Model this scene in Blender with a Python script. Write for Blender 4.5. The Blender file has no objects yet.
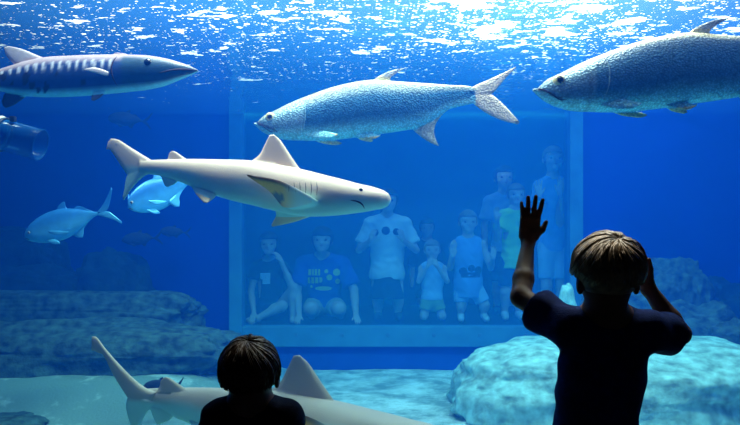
import bpy, bmesh, math, random
import numpy as np
import openvdb
from mathutils import Vector, Matrix, noise
from mathutils.bvhtree import BVHTree

random.seed(4)
sc = bpy.context.scene
COL = sc.collection
FPX, CX, HY, CAMZ = 711.0, 370.0, 250.0, 1.2


def W(px, py, d):
    """the point seen at pixel (px, py) of the photograph at distance d into the room"""
    return Vector(((px - CX) / FPX * d, d, CAMZ - (py - HY) / FPX * d))


# ---------------------------------------------------------------- materials
def new_mat(name):
    m = bpy.data.materials.new(name)
    m.use_nodes = True
    nt = m.node_tree
    for n in list(nt.nodes):
        nt.nodes.remove(n)
    out = nt.nodes.new('ShaderNodeOutputMaterial')
    return m, nt, out


def mat(name, color=(.5, .5, .5), rough=.6, spec=.4, var=0.0, vscale=20, bump=0.0, bscale=40,
        vcol=False, sss=0.0, metal=0.0, stretch=None, scales=0.0, coat=0.0):
    m, nt, out = new_mat(name)
    N, L = nt.nodes.new, nt.links.new
    b = N('ShaderNodeBsdfPrincipled')
    b.inputs['Roughness'].default_value = rough
    b.inputs['Specular IOR Level'].default_value = spec
    b.inputs['Metallic'].default_value = metal
    b.inputs['Coat Weight'].default_value = coat
    if sss:
        b.inputs['Subsurface Weight'].default_value = sss
        b.inputs['Subsurface Scale'].default_value = .01
        b.inputs['Subsurface Radius'].default_value = (1, .4, .25)
    tc = N('ShaderNodeTexCoord')
    vec = tc.outputs['Object']
    if stretch:
        mp = N('ShaderNodeMapping')
        mp.inputs['Scale'].default_value = stretch
        L(vec, mp.inputs['Vector'])
        vec = mp.outputs['Vector']
    base = None
    if vcol:
        a = N('ShaderNodeVertexColor')
        a.layer_name = 'Col'
        base = a.outputs['Color']
    if var:
        n = N('ShaderNodeTexNoise')
        n.inputs['Scale'].default_value = vscale
        n.inputs['Detail'].default_value = 5
        L(vec, n.inputs['Vector'])
        r = N('ShaderNodeMapRange')
        r.inputs['From Min'].default_value = .3
        r.inputs['From Max'].default_value = .7
        r.inputs['To Min'].default_value = 1 - var
        r.inputs['To Max'].default_value = 1 + var
        L(n.outputs['Fac'], r.inputs['Value'])
        mx = N('ShaderNodeMix')
        mx.data_type = 'RGBA'
        mx.blend_type = 'MULTIPLY'
        mx.inputs['Factor'].default_value = 1
        if base is not None:
            L(base, mx.inputs['A'])
        else:
            mx.inputs['A'].default_value = (*color, 1)
        L(r.outputs['Result'], mx.inputs['B'])
        base = mx.outputs['Result']
    hsrc = None
    if scales:
        v = N('ShaderNodeTexVoronoi')
        v.inputs['Scale'].default_value = scales
        L(vec, v.inputs['Vector'])
        hsrc = v.outputs['Distance']
        mr = N('ShaderNodeMapRange')
        mr.inputs['From Min'].default_value = .1
        mr.inputs['From Max'].default_value = .7
        mr.inputs['To Min'].default_value = 1.35
        mr.inputs['To Max'].default_value = .62
        L(v.outputs['Distance'], mr.inputs['Value'])
        mx = N('ShaderNodeMix')
        mx.data_type = 'RGBA'
        mx.blend_type = 'MULTIPLY'
        mx.inputs['Factor'].default_value = .75
        if base is not None:
            L(base, mx.inputs['A'])
        else:
            mx.inputs['A'].default_value = (*color, 1)
        L(mr.outputs['Result'], mx.inputs['B'])
        base = mx.outputs['Result']
    elif bump:
        n = N('ShaderNodeTexNoise')
        n.inputs['Scale'].default_value = bscale
        n.inputs['Detail'].default_value = 6
        L(vec, n.inputs['Vector'])
        hsrc = n.outputs['Fac']
    if hsrc is not None and bump:
        bp = N('ShaderNodeBump')
        bp.inputs['Strength'].default_value = bump
        bp.inputs['Distance'].default_value = .01
        L(hsrc, bp.inputs['Height'])
        L(bp.outputs['Normal'], b.inputs['Normal'])
    if base is not None:
        L(base, b.inputs['Base Color'])
    else:
        b.inputs['Base Color'].default_value = (*color, 1)
    L(b.outputs['BSDF'], out.inputs['Surface'])
    return m


M = {}
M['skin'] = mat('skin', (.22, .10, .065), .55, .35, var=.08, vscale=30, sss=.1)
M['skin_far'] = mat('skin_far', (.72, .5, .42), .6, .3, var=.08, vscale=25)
M['navy'] = mat('navy_cotton', (.012, .03, .17), .9, .15, var=.2, vscale=60, bump=.3, bscale=300)
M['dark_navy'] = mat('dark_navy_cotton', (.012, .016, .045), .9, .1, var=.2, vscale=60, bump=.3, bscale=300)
M['denim'] = mat('denim', (.03, .05, .12), .85, .2, var=.25, vscale=120, bump=.3, bscale=300)
M['blond'] = mat('blond_hair', (.42, .29, .17), .42, .5, var=.35, vscale=45)
M['brown'] = mat('brown_hair', (.09, .04, .02), .45, .5, var=.35, vscale=45)
M['hair_far'] = mat('dark_hair', (.03, .02, .015), .6, .3)
M['hair_fair'] = mat('fair_hair', (.3, .2, .11), .6, .3)
M['white_cloth'] = mat('white_cotton', (.85, .85, .85), .8, .2, var=.06, vscale=12)
M['blue_cloth'] = mat('blue_cotton', (.03, .08, .5), .8, .2, var=.15, vscale=15)
M['light_blue'] = mat('light_blue_cotton', (.22, .42, .85), .8, .2, var=.12, vscale=15)
M['pale_blue'] = mat('pale_blue_cotton', (.5, .65, .9), .8, .2, var=.1, vscale=15)
M['green_cloth'] = mat('yellow_green_cotton', (.55, .95, .12), .8, .2, var=.1, vscale=15)
M['olive'] = mat('olive_cotton', (.35, .42, .1), .8, .2, var=.15, vscale=15)
M['khaki'] = mat('khaki_cotton', (.42, .42, .36), .8, .2, var=.12, vscale=15)
M['black_cloth'] = mat('black_cotton', (.02, .02, .035), .8, .2, var=.2, vscale=15)
M['print_dark'] = mat('print_ink', (.03, .04, .12), .7, .2)
M['print_yellow'] = mat('yellow_print', (.75, .75, .2), .7, .2)
M['badge'] = mat('badge_card', (.6, .75, .95), .5, .4)
M['eye'] = mat('eyeball', vcol=True, rough=.15, spec=.6)
M['lip'] = mat('lip', (.45, .15, .12), .5, .4)
M['shoe'] = mat('shoe_leather', (.75, .75, .75), .6, .3)
M['dark_shoe'] = mat('dark_shoe', (.03, .03, .035), .6, .3)
M['shark'] = mat('shark_skin', vcol=True, rough=.5, spec=.4, var=.07, vscale=6, bump=.12, bscale=160)
M['tarpon'] = mat('tarpon_skin', vcol=True, rough=.42, spec=.5, var=.15, vscale=30, bump=.35, scales=105,
                  stretch=(1, .6, 1.25), metal=.35)
M['barracuda'] = mat('barracuda_skin', vcol=True, rough=.4, spec=.5, var=.1, vscale=40, bump=.15, bscale=200)
M['jack'] = mat('jack_skin', vcol=True, rough=.33, spec=.6, var=.12, vscale=25, bump=.1, bscale=200, metal=.3)
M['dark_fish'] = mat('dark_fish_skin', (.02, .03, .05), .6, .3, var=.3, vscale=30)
M['dark_line'] = mat('mouth_line', (.05, .03, .03), .7, .2)
M['gill_edge'] = mat('gill_cover_rim', (.22, .38, .42), .4, .5)
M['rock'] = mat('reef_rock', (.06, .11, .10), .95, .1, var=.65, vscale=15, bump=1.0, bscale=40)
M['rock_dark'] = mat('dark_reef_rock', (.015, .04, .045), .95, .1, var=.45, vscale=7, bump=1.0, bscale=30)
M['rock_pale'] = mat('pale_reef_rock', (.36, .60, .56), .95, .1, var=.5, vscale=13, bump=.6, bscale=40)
M['tank_paint'] = mat('tank_wall_paint', (.003, .035, .36), .8, .2, var=.12, vscale=1.5)
M['frame_paint'] = mat('window_frame_paint', (.05, .24, .40), .7, .3, var=.15, vscale=8)
M['kerb'] = mat('dark_blue_paint', (.01, .08, .42), .8, .2, var=.15, vscale=4)
M['hall'] = mat('hall_wall_paint', (.02, .03, .06), .9, .2)
M['far_hall'] = mat('gallery_wall_paint', (.02, .12, .34), .9, .2, var=.1, vscale=2)
M['upper_hall'] = mat('upper_wall_paint', (.05, .2, .55), .9, .2, var=.2, vscale=2)
M['carpet'] = mat('hall_carpet', (.02, .03, .05), .95, .1, var=.4, vscale=80, bump=.4, bscale=300)
M['bolt'] = mat('bolt_metal', (.05, .2, .35), .5, .5)
M['strap'] = mat('strap_plastic', (.85, .85, .8), .5, .4)
M['black_plastic'] = mat('black_plastic', (.02, .03, .05), .5, .4)


def sand_mat():
    m, nt, out = new_mat('sand')
    N, L = nt.nodes.new, nt.links.new
    b = N('ShaderNodeBsdfPrincipled')
    b.inputs['Roughness'].default_value = .95
    tc = N('ShaderNodeTexCoord')
    n = N('ShaderNodeTexNoise')
    n.inputs['Scale'].default_value = 3.5
    n.inputs['Detail'].default_value = 8
    n.inputs['Roughness'].default_value = .7
    L(tc.outputs['Object'], n.inputs['Vector'])
    r = N('ShaderNodeValToRGB')
    r.color_ramp.elements[0].position = .40
    r.color_ramp.elements[0].color = (.22, .32, .29, 1)
    r.color_ramp.elements[1].position = .62
    r.color_ramp.elements[1].color = (.80, .90, .90, 1)
    # the sand colour gets darker towards the left bank
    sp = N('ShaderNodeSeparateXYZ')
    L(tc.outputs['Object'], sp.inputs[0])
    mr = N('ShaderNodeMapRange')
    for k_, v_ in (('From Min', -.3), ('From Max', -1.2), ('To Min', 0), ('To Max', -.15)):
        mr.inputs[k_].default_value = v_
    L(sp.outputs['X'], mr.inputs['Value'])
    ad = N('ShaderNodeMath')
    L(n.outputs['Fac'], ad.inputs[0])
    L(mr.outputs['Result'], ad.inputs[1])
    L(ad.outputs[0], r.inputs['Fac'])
    L(r.outputs['Color'], b.inputs['Base Color'])
    n2 = N('ShaderNodeTexNoise')
    n2.inputs['Scale'].default_value = 60
    bp = N('ShaderNodeBump')
    bp.inputs['Strength'].default_value = .4
    bp.inputs['Distance'].default_value = .01
    L(tc.outputs['Object'], n2.inputs['Vector'])
    L(n2.outputs['Fac'], bp.inputs['Height'])
    L(bp.outputs['Normal'], b.inputs['Normal'])
    L(b.outputs['BSDF'], out.inputs['Surface'])
    return m


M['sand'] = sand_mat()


def pane_mat(name, refl=.05, tint=(1, 1, 1)):
    m, nt, out = new_mat(name)
    N, L = nt.nodes.new, nt.links.new
    t = N('ShaderNodeBsdfTransparent')
    t.inputs['Color'].default_value = (*tint, 1)
    g = N('ShaderNodeBsdfGlossy')
    g.inputs['Roughness'].default_value = .02
    lw = N('ShaderNodeFresnel')
    lw.inputs['IOR'].default_value = 1.12
    mu = N('ShaderNodeMath')
    mu.operation = 'MULTIPLY'
    mu.inputs[1].default_value = refl / .05
    mu.use_clamp = True
    L(lw.outputs['Fac'], mu.inputs[0])
    mx = N('ShaderNodeMixShader')
    L(mu.outputs[0], mx.inputs['Fac'])
    L(t.outputs[0], mx.inputs[1])
    L(g.outputs[0], mx.inputs[2])
    L(mx.outputs[0], out.inputs['Surface'])
    return m


M['pane'] = pane_mat('acrylic_pane')


def hazy_pane():
    """clear acrylic; the pale veil over the gallery is put into its colour"""
    m, nt, out = new_mat('hazy_acrylic_pane')
    N, L = nt.nodes.new, nt.links.new
    t = N('ShaderNodeBsdfTransparent')
    t.inputs['Color'].default_value = (.80, .93, 1, 1)
    d = N('ShaderNodeBsdfDiffuse')
    d.inputs['Color'].default_value = (.06, .60, .75, 1)
    mx = N('ShaderNodeMixShader')
    mx.inputs['Fac'].default_value = .115
    L(t.outputs[0], mx.inputs[1])
    L(d.outputs[0], mx.inputs[2])
    L(mx.outputs[0], out.inputs['Surface'])
    return m


M['hazy'] = hazy_pane()


def clear_tube_mat():
    m, nt, out = new_mat('clear_blue_acrylic')
    N, L = nt.nodes.new, nt.links.new
    t = N('ShaderNodeBsdfTransparent')
    t.inputs['Color'].default_value = (.5, .78, .95, 1)
    p = N('ShaderNodeBsdfPrincipled')
    p.inputs['Base Color'].default_value = (.01, .18, .5, 1)
    p.inputs['Roughness'].default_value = .15
    mx = N('ShaderNodeMixShader')
    mx.inputs['Fac'].default_value = .35
    L(t.outputs[0], mx.inputs[1])
    L(p.outputs[0], mx.inputs[2])
    L(mx.outputs[0], out.inputs['Surface'])
    return m


M['tube'] = clear_tube_mat()


def surface_mat():
    """rippled water surface with light glints painted on as pale flecks, seen from below"""
    m, nt, out = new_mat('water_surface')
    N, L = nt.nodes.new, nt.links.new
    tc = N('ShaderNodeTexCoord')

    def noise_(scale, detail=3, rough=.5, dist=0.0, stretch=(1, 1, 1)):
        mp = N('ShaderNodeMapping')
        mp.inputs['Scale'].default_value = stretch
        L(tc.outputs['Object'], mp.inputs['Vector'])
        n = N('ShaderNodeTexNoise')
        n.inputs['Scale'].default_value = scale
        n.inputs['Detail'].default_value = detail
        n.inputs['Roughness'].default_value = rough
        n.inputs['Distortion'].default_value = dist
        L(mp.outputs['Vector'], n.inputs['Vector'])
        return n.outputs['Fac']

    def mth(op, a, b=None, clamp=False):
        n = N('ShaderNodeMath')
        n.operation = op
        n.use_clamp = clamp
        for i, v in enumerate((a, b)):
            if v is None:
                continue
            if isinstance(v, (int, float)):
                n.inputs[i].default_value = v
            else:
                L(v, n.inputs[i])
        return n.outputs[0]

    def ramp(v, a, b):
        n = N('ShaderNodeMapRange')
        n.inputs['From Min'].default_value = a
        n.inputs['From Max'].default_value = b
        L(v, n.inputs['Value'])
        return n.outputs['Result']
    big = noise_(2.2, 2)
    mid = noise_(10, 4, .6, .1, (.6, 1, 1))
    fine = noise_(60, 2, .5)

    def fleck_cells(scale, stretch):
        mp = N('ShaderNodeMapping')
        mp.inputs['Scale'].default_value = stretch
        L(tc.outputs['Object'], mp.inputs['Vector'])
        v = N('ShaderNodeTexVoronoi')
        v.inputs['Scale'].default_value = scale
        L(mp.outputs['Vector'], v.inputs['Vector'])
        sp = N('ShaderNodeSeparateXYZ')
        L(v.outputs['Color'], sp.inputs[0])
        return v.outputs['Distance'], sp.outputs['X']
    sep = N('ShaderNodeSeparateXYZ')
    L(tc.outputs['Object'], sep.inputs[0])
    # painted glints crowd where the surface looks brightest (x .9, y 3.3)
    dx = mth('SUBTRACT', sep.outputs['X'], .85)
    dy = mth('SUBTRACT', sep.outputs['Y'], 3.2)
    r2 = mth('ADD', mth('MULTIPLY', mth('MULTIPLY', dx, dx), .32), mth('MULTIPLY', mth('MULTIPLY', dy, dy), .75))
    bright_zone = mth('POWER', 2.718, mth('MULTIPLY', r2, -1.0))
    bias = mth('ADD', mth('MULTIPLY', bright_zone, .10), mth('MULTIPLY', mth('SUBTRACT', big, .5), .22))
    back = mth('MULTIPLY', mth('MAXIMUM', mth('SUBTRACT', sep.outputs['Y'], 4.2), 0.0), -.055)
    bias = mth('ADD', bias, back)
    f1 = ramp(mth('ADD', mth('ADD', mid, mth('MULTIPLY', mth('SUBTRACT', fine, .5), .12)), bias), GLINT_A, GLINT_A + .04)
    glints = f1
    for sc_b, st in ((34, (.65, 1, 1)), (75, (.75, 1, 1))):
        dist, rnd_ = fleck_cells(sc_b, st)
        # each painted fleck has its own size; most are tiny
        size = mth('SUBTRACT', mth('ADD', mth('MULTIPLY', rnd_, .62), mth('MULTIPLY', bias, 2.0)), GLINT_B)
        glints = mth('MAXIMUM', glints, ramp(mth('SUBTRACT', size, dist), .0, .10), True)
    # faint blue glow of the surface, painted in between the glints
    glints = mth('MAXIMUM', glints, mth('ADD', .10, mth('MULTIPLY', bright_zone, .14)), True)
    tr = N('ShaderNodeBsdfTransparent')
    tr.inputs['Color'].default_value = (.92, .97, 1, 1)
    gl = N('ShaderNodeBsdfGlossy')
    gl.inputs['Roughness'].default_value = .06
    gl.inputs['Color'].default_value = (.85, .95, 1, 1)
    bp = N('ShaderNodeBump')
    bp.inputs['Strength'].default_value = .5
    bp.inputs['Distance'].default_value = .02
    L(noise_(5, 2, .5, .3, (.6, 1, 1)), bp.inputs['Height'])
    L(bp.outputs['Normal'], gl.inputs['Normal'])
    mx = N('ShaderNodeMixShader')
    # beyond the critical angle the underside of the water is a mirror, steeper than that it lets light through
    lw = N('ShaderNodeLayerWeight')
    L(bp.outputs['Normal'], lw.inputs['Normal'])
    L(ramp(lw.outputs['Facing'], .28, .45), mx.inputs['Fac'])
    L(tr.outputs[0], mx.inputs[1])
    L(gl.outputs[0], mx.inputs[2])
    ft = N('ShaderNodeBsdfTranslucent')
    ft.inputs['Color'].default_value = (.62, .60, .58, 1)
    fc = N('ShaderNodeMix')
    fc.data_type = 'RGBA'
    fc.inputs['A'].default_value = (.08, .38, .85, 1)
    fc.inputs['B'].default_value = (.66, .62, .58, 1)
    L(ramp(glints, .15, .7), fc.inputs['Factor'])
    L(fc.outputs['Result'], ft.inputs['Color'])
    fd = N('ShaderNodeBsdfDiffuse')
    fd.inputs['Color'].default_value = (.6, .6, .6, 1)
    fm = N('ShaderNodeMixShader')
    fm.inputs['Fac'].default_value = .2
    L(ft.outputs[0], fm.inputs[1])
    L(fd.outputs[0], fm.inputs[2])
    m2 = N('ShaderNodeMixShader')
    L(mth('MULTIPLY', glints, .9), m2.inputs['Fac'])
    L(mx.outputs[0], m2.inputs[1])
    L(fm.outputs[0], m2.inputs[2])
    L(m2.outputs[0], out.inputs['Surface'])
    return m


GLINT_A, GLINT_B = .64, .30
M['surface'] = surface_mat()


def volume_mat():
    m, nt, out = new_mat('tank_water')
    N, L = nt.nodes.new, nt.links.new
    s = N('ShaderNodeVolumeScatter')
    s.inputs['Color'].default_value = (.006, .18, 1, 1)
    s.inputs['Density'].default_value = .155
    s.inputs['Anisotropy'].default_value = .1
    a = N('ShaderNodeVolumeAbsorption')
    a.inputs['Color'].default_value = (.02, .72, .95, 1)
    a.inputs['Density'].default_value = .40
    ad = N('ShaderNodeAddShader')
    L(s.outputs[0], ad.inputs[0])
    L(a.outputs[0], ad.inputs[1])
    L(ad.outputs[0], out.inputs['Volume'])
    return m


M['water'] = volume_mat()


# ---------------------------------------------------------------- object helpers
def link(o, parent=None):
    COL.objects.link(o)
    if parent is not None:
        o.parent = parent
    return o


def mesh_obj(name, verts, faces, m, parent=None, smooth=True, colors=None):
    me = bpy.data.meshes.new(name)
    me.from_pydata([tuple(map(float, v)) for v in verts], [], [tuple(map(int, f)) for f in faces])
    me.materials.append(m)
    if smooth:
        me.shade_smooth()
    if colors is not None:
        set_cols(me, colors)
    o = bpy.data.objects.new(name, me)
    return link(o, parent)


def set_cols(me, fn):
    if 'Col' in me.color_attributes:
        me.color_attributes.remove(me.color_attributes['Col'])
    a = me.color_attributes.new('Col', 'FLOAT_COLOR', 'POINT')
    me.color_attributes.active_color = a
    buf = np.ones((len(me.vertices), 4), np.float32)
    for i, v in enumerate(me.vertices):
        buf[i, :3] = fn(v.co)
    a.data.foreach_set('color', buf.ravel())


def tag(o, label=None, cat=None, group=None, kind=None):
    if label:
        o['label'] = label
    if cat:
        o['category'] = cat
    if group:
        o['group'] = group
    if kind:
        o['kind'] = kind
    return o


def empty(name, loc, label, cat, group=None):
    o = bpy.data.objects.new(name, None)
    o.location = loc
    o.empty_display_size = .1
    link(o)
    return tag(o, label, cat, group)


def reloc(root, kids):
    """kids are built in world coordinates: shift their mesh so the root's place is their origin"""
    off = root.location
    for k in kids:
        k.data.transform(Matrix.Translation(-off))


def box(name, lo, hi, m, parent=None, kind=None, bevel=0.0):
    bm = bmesh.new()
    bmesh.ops.create_cube(bm, size=1)
    for v in bm.verts:
        v.co = Vector([lo[i] + (v.co[i] + .5) * (hi[i] - lo[i]) for i in range(3)])
    if bevel:
        bmesh.ops.bevel(bm, geom=bm.edges[:], offset=bevel, segments=2, affect='EDGES', profile=.6)
    me = bpy.data.meshes.new(name)
    bm.to_mesh(me)
    bm.free()
    me.materials.append(m)
    o = link(bpy.data.objects.new(name, me), parent)
    if kind:
        o['kind'] = kind
    return o


def tube_geo(pts, r, n=8, cap=True, taper=None):
    """verts, faces of a tube along pts"""
    pts = [Vector(p) for p in pts]
    V, F = [], []
    up = Vector((0, 0, 1))
    for i, p in enumerate(pts):
        d = (pts[min(i + 1, len(pts) - 1)] - pts[max(i - 1, 0)]).normalized()
        a = d.cross(up)
        if a.length < .05:
            a = d.cross(Vector((0, 1, 0)))
        a.normalize()
        b = d.cross(a)
        rr = r if taper is None else r * taper(i / (len(pts) - 1))
        for k in range(n):
            t = 2 * math.pi * k / n
            V.append(p + a * (math.cos(t) * rr) + b * (math.sin(t) * rr))
    for i in range(len(pts) - 1):
        for k in range(n):
            a0 = i * n + k
            a1 = i * n + (k + 1) % n
            F.append((a0, a1, a1 + n, a0 + n))
    if cap:
        F.append(tuple(range(n - 1, -1, -1)))
        F.append(tuple(range((len(pts) - 1) * n, len(pts) * n)))
    return V, F


def catmull(pts, n):
    P = [np.array(p, float) for p in pts]
    if len(P) == 2:
        return [P[0] + (P[1] - P[0]) * t for t in np.linspace(0, 1, n)]
    P = [2 * P[0] - P[1]] + P + [2 * P[-1] - P[-2]]
    out = []
    seg = len(P) - 3
    for t in np.linspace(0, seg, n):
        i = min(int(t), seg - 1)
        u = t - i
        p0, p1, p2, p3 = P[i:i + 4]
        out.append(.5 * ((2 * p1) + (-p0 + p2) * u + (2 * p0 - 5 * p1 + 4 * p2 - p3) * u * u + (-p0 + 3 * p1 - 3 * p2 + p3) * u ** 3))
    return out


# ---------------------------------------------------------------- smooth solid modelling (figures and clothes)
class Solid:
    def __init__(s):
        s.p, s.cuts = [], []

    def cone(s, a, b, ra, rb, k=.02):
        s.p.append(('c', np.array(a, float), np.array(b, float), ra, rb, k))
        return s

    def ell(s, c, r, R=None, k=.02):
        s.p.append(('e', np.array(c, float), np.array(r, float), np.eye(3) if R is None else np.array(R, float), None, k))
        return s

    def rbox(s, c, b, R, rr, k=.02):
        s.p.append(('b', np.array(c, float), np.array(b, float), np.array(R, float), rr, k))
        return s

    def bounds(s, p):
        if p[0] == 'c':
            r = max(p[3], p[4])
            return np.minimum(p[1], p[2]) - r, np.maximum(p[1], p[2]) + r
        r = np.max(p[2]) * (1.0 if p[0] == 'e' else 1.75)
        return p[1] - r, p[1] + r

    def field(s, h):
        los, his = zip(*[s.bounds(p) for p in s.p])
        lo = np.min(los, 0) - 4 * h
        hi = np.max(his, 0) + 4 * h
        n = np.ceil((hi - lo) / h).astype(int) + 1
        A = np.full(n, 5.0, np.float32)
        ax = [lo[i] + h * np.arange(n[i]) for i in range(3)]
        for p in s.p:
            k = p[5]
            b0, b1 = s.bounds(p)
            i0 = np.maximum(np.floor((b0 - k - 3 * h - lo) / h).astype(int), 0)
            i1 = np.minimum(np.ceil((b1 + k + 3 * h - lo) / h).astype(int) + 1, n)
            X, Y, Z = np.meshgrid(*[ax[i][i0[i]:i1[i]] for i in range(3)], indexing='ij')
            Q = np.stack([X, Y, Z], -1)
            if p[0] == 'c':
                ba = p[2] - p[1]
                pa = Q - p[1]
                t = np.clip(pa @ ba / max(ba @ ba, 1e-12), 0, 1)
                d = np.linalg.norm(pa - t[..., None] * ba, axis=-1) - (p[3] + (p[4] - p[3]) * t)
            elif p[0] == 'e':
                q = (Q - p[1]) @ p[3].T
                k0 = np.linalg.norm(q / p[2], axis=-1)
                k1 = np.linalg.norm(q / p[2] ** 2, axis=-1)
                d = k0 * (k0 - 1) / np.maximum(k1, 1e-9)
            else:
                q = np.abs((Q - p[1]) @ p[3].T) - (p[2] - p[4])
                d = np.linalg.norm(np.maximum(q, 0), axis=-1) + np.minimum(q.max(-1), 0) - p[4]
            S = A[i0[0]:i1[0], i0[1]:i1[1], i0[2]:i1[2]]
            hh = np.clip(.5 + .5 * (S - d) / k, 0, 1)
            S[...] = S * (1 - hh) + d * hh - k * hh * (1 - hh)
        if s.cuts:
            X, Y, Z = np.meshgrid(*ax, indexing='ij')
            Q = np.stack([X, Y, Z], -1).astype(np.float32)
            for c in s.cuts:
                A = c(A, Q)
        return A.astype(np.float32), lo

    def mesh(s, h, name, m, parent=None, smooth_it=2, adapt=0.0):
        A, lo = s.field(h)
        A = np.clip(A, -6 * h, 6 * h)
        A[0], A[-1], A[:, 0], A[:, -1], A[:, :, 0], A[:, :, -1] = (6 * h,) * 6
        g = openvdb.FloatGrid(float(6 * h))
        g.copyFromArray(A)
        pts, tris, quads = g.convertToPolygons(0.0, adapt)
        pts = pts * h + lo
        o = mesh_obj(name, pts, [tuple(q[::-1]) for q in quads] + [tuple(t[::-1]) for t in tris], m, parent)
        bm = bmesh.new()
        bm.from_mesh(o.data)
        for _ in range(smooth_it):
            bmesh.ops.smooth_vert(bm, verts=bm.verts, factor=.5, use_axis_x=True, use_axis_y=True, use_axis_z=True)
        bmesh.ops.recalc_face_normals(bm, faces=bm.faces)
        bm.to_mesh(o.data)
        bm.free()
        o.data.shade_smooth()
        return o


def nrm(v):
    v = np.array(v, float)
    return v / np.linalg.norm(v)


def lerp(a, b, t):
    return np.array(a, float) * (1 - t) + np.array(b, float) * t


def hand(S, w, f, n, t, L, curl=.3, spread=.13, k=.006, thumb_out=.8):
    w, f, n = np.array(w, float), nrm(f), np.array(n, float)
    n = nrm(n - f * (n @ f))
    t = np.array(t, float)
    t = nrm(t - f * (t @ f) - n * (t @ n))
    R = np.stack([t, f, n])
    S.rbox(w + f * .27 * L, (.21 * L, .25 * L, .085 * L), R, .07 * L, k * 1.6)
    S.cone(w - f * .05 * L, w + f * .12 * L, .14 * L, .15 * L, .012)
    for off, ln, j in ((.155, .42, 0), (.052, .47, 1), (-.052, .44, 2), (-.15, .34, 3)):
        d = nrm(f + t * spread * (off / .155) * 1.1)
        p = w + f * (.47 - .03 * (j == 3)) * L + t * off * L
        r = .056 * L if j < 3 else .05 * L
        a = 0.0
        S.cone(w + f * .3 * L + t * off * .9 * L, p, r * 1.1, r * 1.05, k)
        for q, fr in enumerate((.45, .3, .25)):
            a += curl * (.5, .8, .6)[q]
            dd = d * math.cos(a) + n * math.sin(a)
            e = p + dd * ln * L * fr
            S.cone(p, e, r * (1 - .06 * q), r * (1 - .06 * (q + 1)), .003)
            p = e
    p = w + f * .12 * L + t * .13 * L
    d = nrm(f * .75 + t * thumb_out + n * .1)
    q = p + d * .2 * L
    S.cone(p, q, .085 * L, .068 * L, k)
    d = nrm(f * .95 + t * thumb_out * .55 + n * .15)
    S.cone(q, q + d * .19 * L, .066 * L, .05 * L, .003)


def decals(name, target, shapes, m, parent, y_dir=1, lift=.004):
    """thin printed patches laid on the front of a shirt; shapes = lists of (x, z) world outlines"""
    bm = bmesh.new()
    bm.from_mesh(target.data)
    bvh = BVHTree.FromBMesh(bm)
    bm.free()
    off = target.parent.location if target.parent else Vector((0, 0, 0))
    V, F = [], []
    for poly in shapes:
        if len(poly) == 4:
            poly = [tuple(lerp(poly[i], poly[(i + 1) % 4], t)) for i in range(4) for t in (0, .25, .5, .75)]
        c = np.mean(poly, 0)
        ok, tmp = True, []
        for ring in (1.0, .5):
            for (x, z) in poly:
                x, z = c[0] + (x - c[0]) * ring, c[1] + (z - c[1]) * ring
                h = bvh.ray_cast(Vector((x - off.x, -50 * y_dir, z - off.z)), Vector((0, y_dir, 0)))
                if h[0] is None:
                    ok = False
                    break
                tmp.append(h[0])
            if not ok:
                break
        if not ok:
            continue
        n, b = len(poly), len(V)
        V += [v + Vector((0, -lift * y_dir, 0)) for v in tmp]
        V += [v + Vector((0, .003 * y_dir, 0)) for v in tmp[:n]]
        for i in range(n):
            j = (i + 1) % n
            F.append((b + i, b + j, b + n + j, b + n + i))
            F.append((b + i, b + 2 * n + i, b + 2 * n + j, b + j))
        F.append(tuple(b + n + i for i in range(n)))
        F.append(tuple(b + 2 * n + i for i in range(n - 1, -1, -1)))
    if V:
        return mesh_obj(name, V, F, m, parent, smooth=False)


def circle_xz(px, py, r, d, n=12):
    c = W(px, py, d)
    rr = r / FPX * d
    return [(c.x + rr * math.cos(2 * math.pi * i / n), c.z + rr * math.sin(2 * math.pi * i / n)) for i in range(n)]


def rect_xz(x0, y0, x1, y1, d):
    a, b = W(x0, y0, d), W(x1, y1, d)
    return [(a.x, a.z), (b.x, a.z), (b.x, b.z), (a.x, b.z)]


def eye_obj(name, c, r, look, parent, iris=(.03, .02, .015), white=(.75, .72, .68), cut=.72, m=None):
    bm = bmesh.new()
    bmesh.ops.create_uvsphere(bm, u_segments=16, v_segments=12, radius=r)
    me = bpy.data.meshes.new(name)
    bm.to_mesh(me)
    bm.free()
    lk = Vector(look).normalized()
    set_cols(me, lambda co: iris if co.normalized().dot(lk) > cut else white)
    me.transform(Matrix.Translation(Vector(c)))
    me.materials.append(m or M['eye'])
    me.shade_smooth()
    return link(bpy.data.objects.new(name, me), parent)


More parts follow.
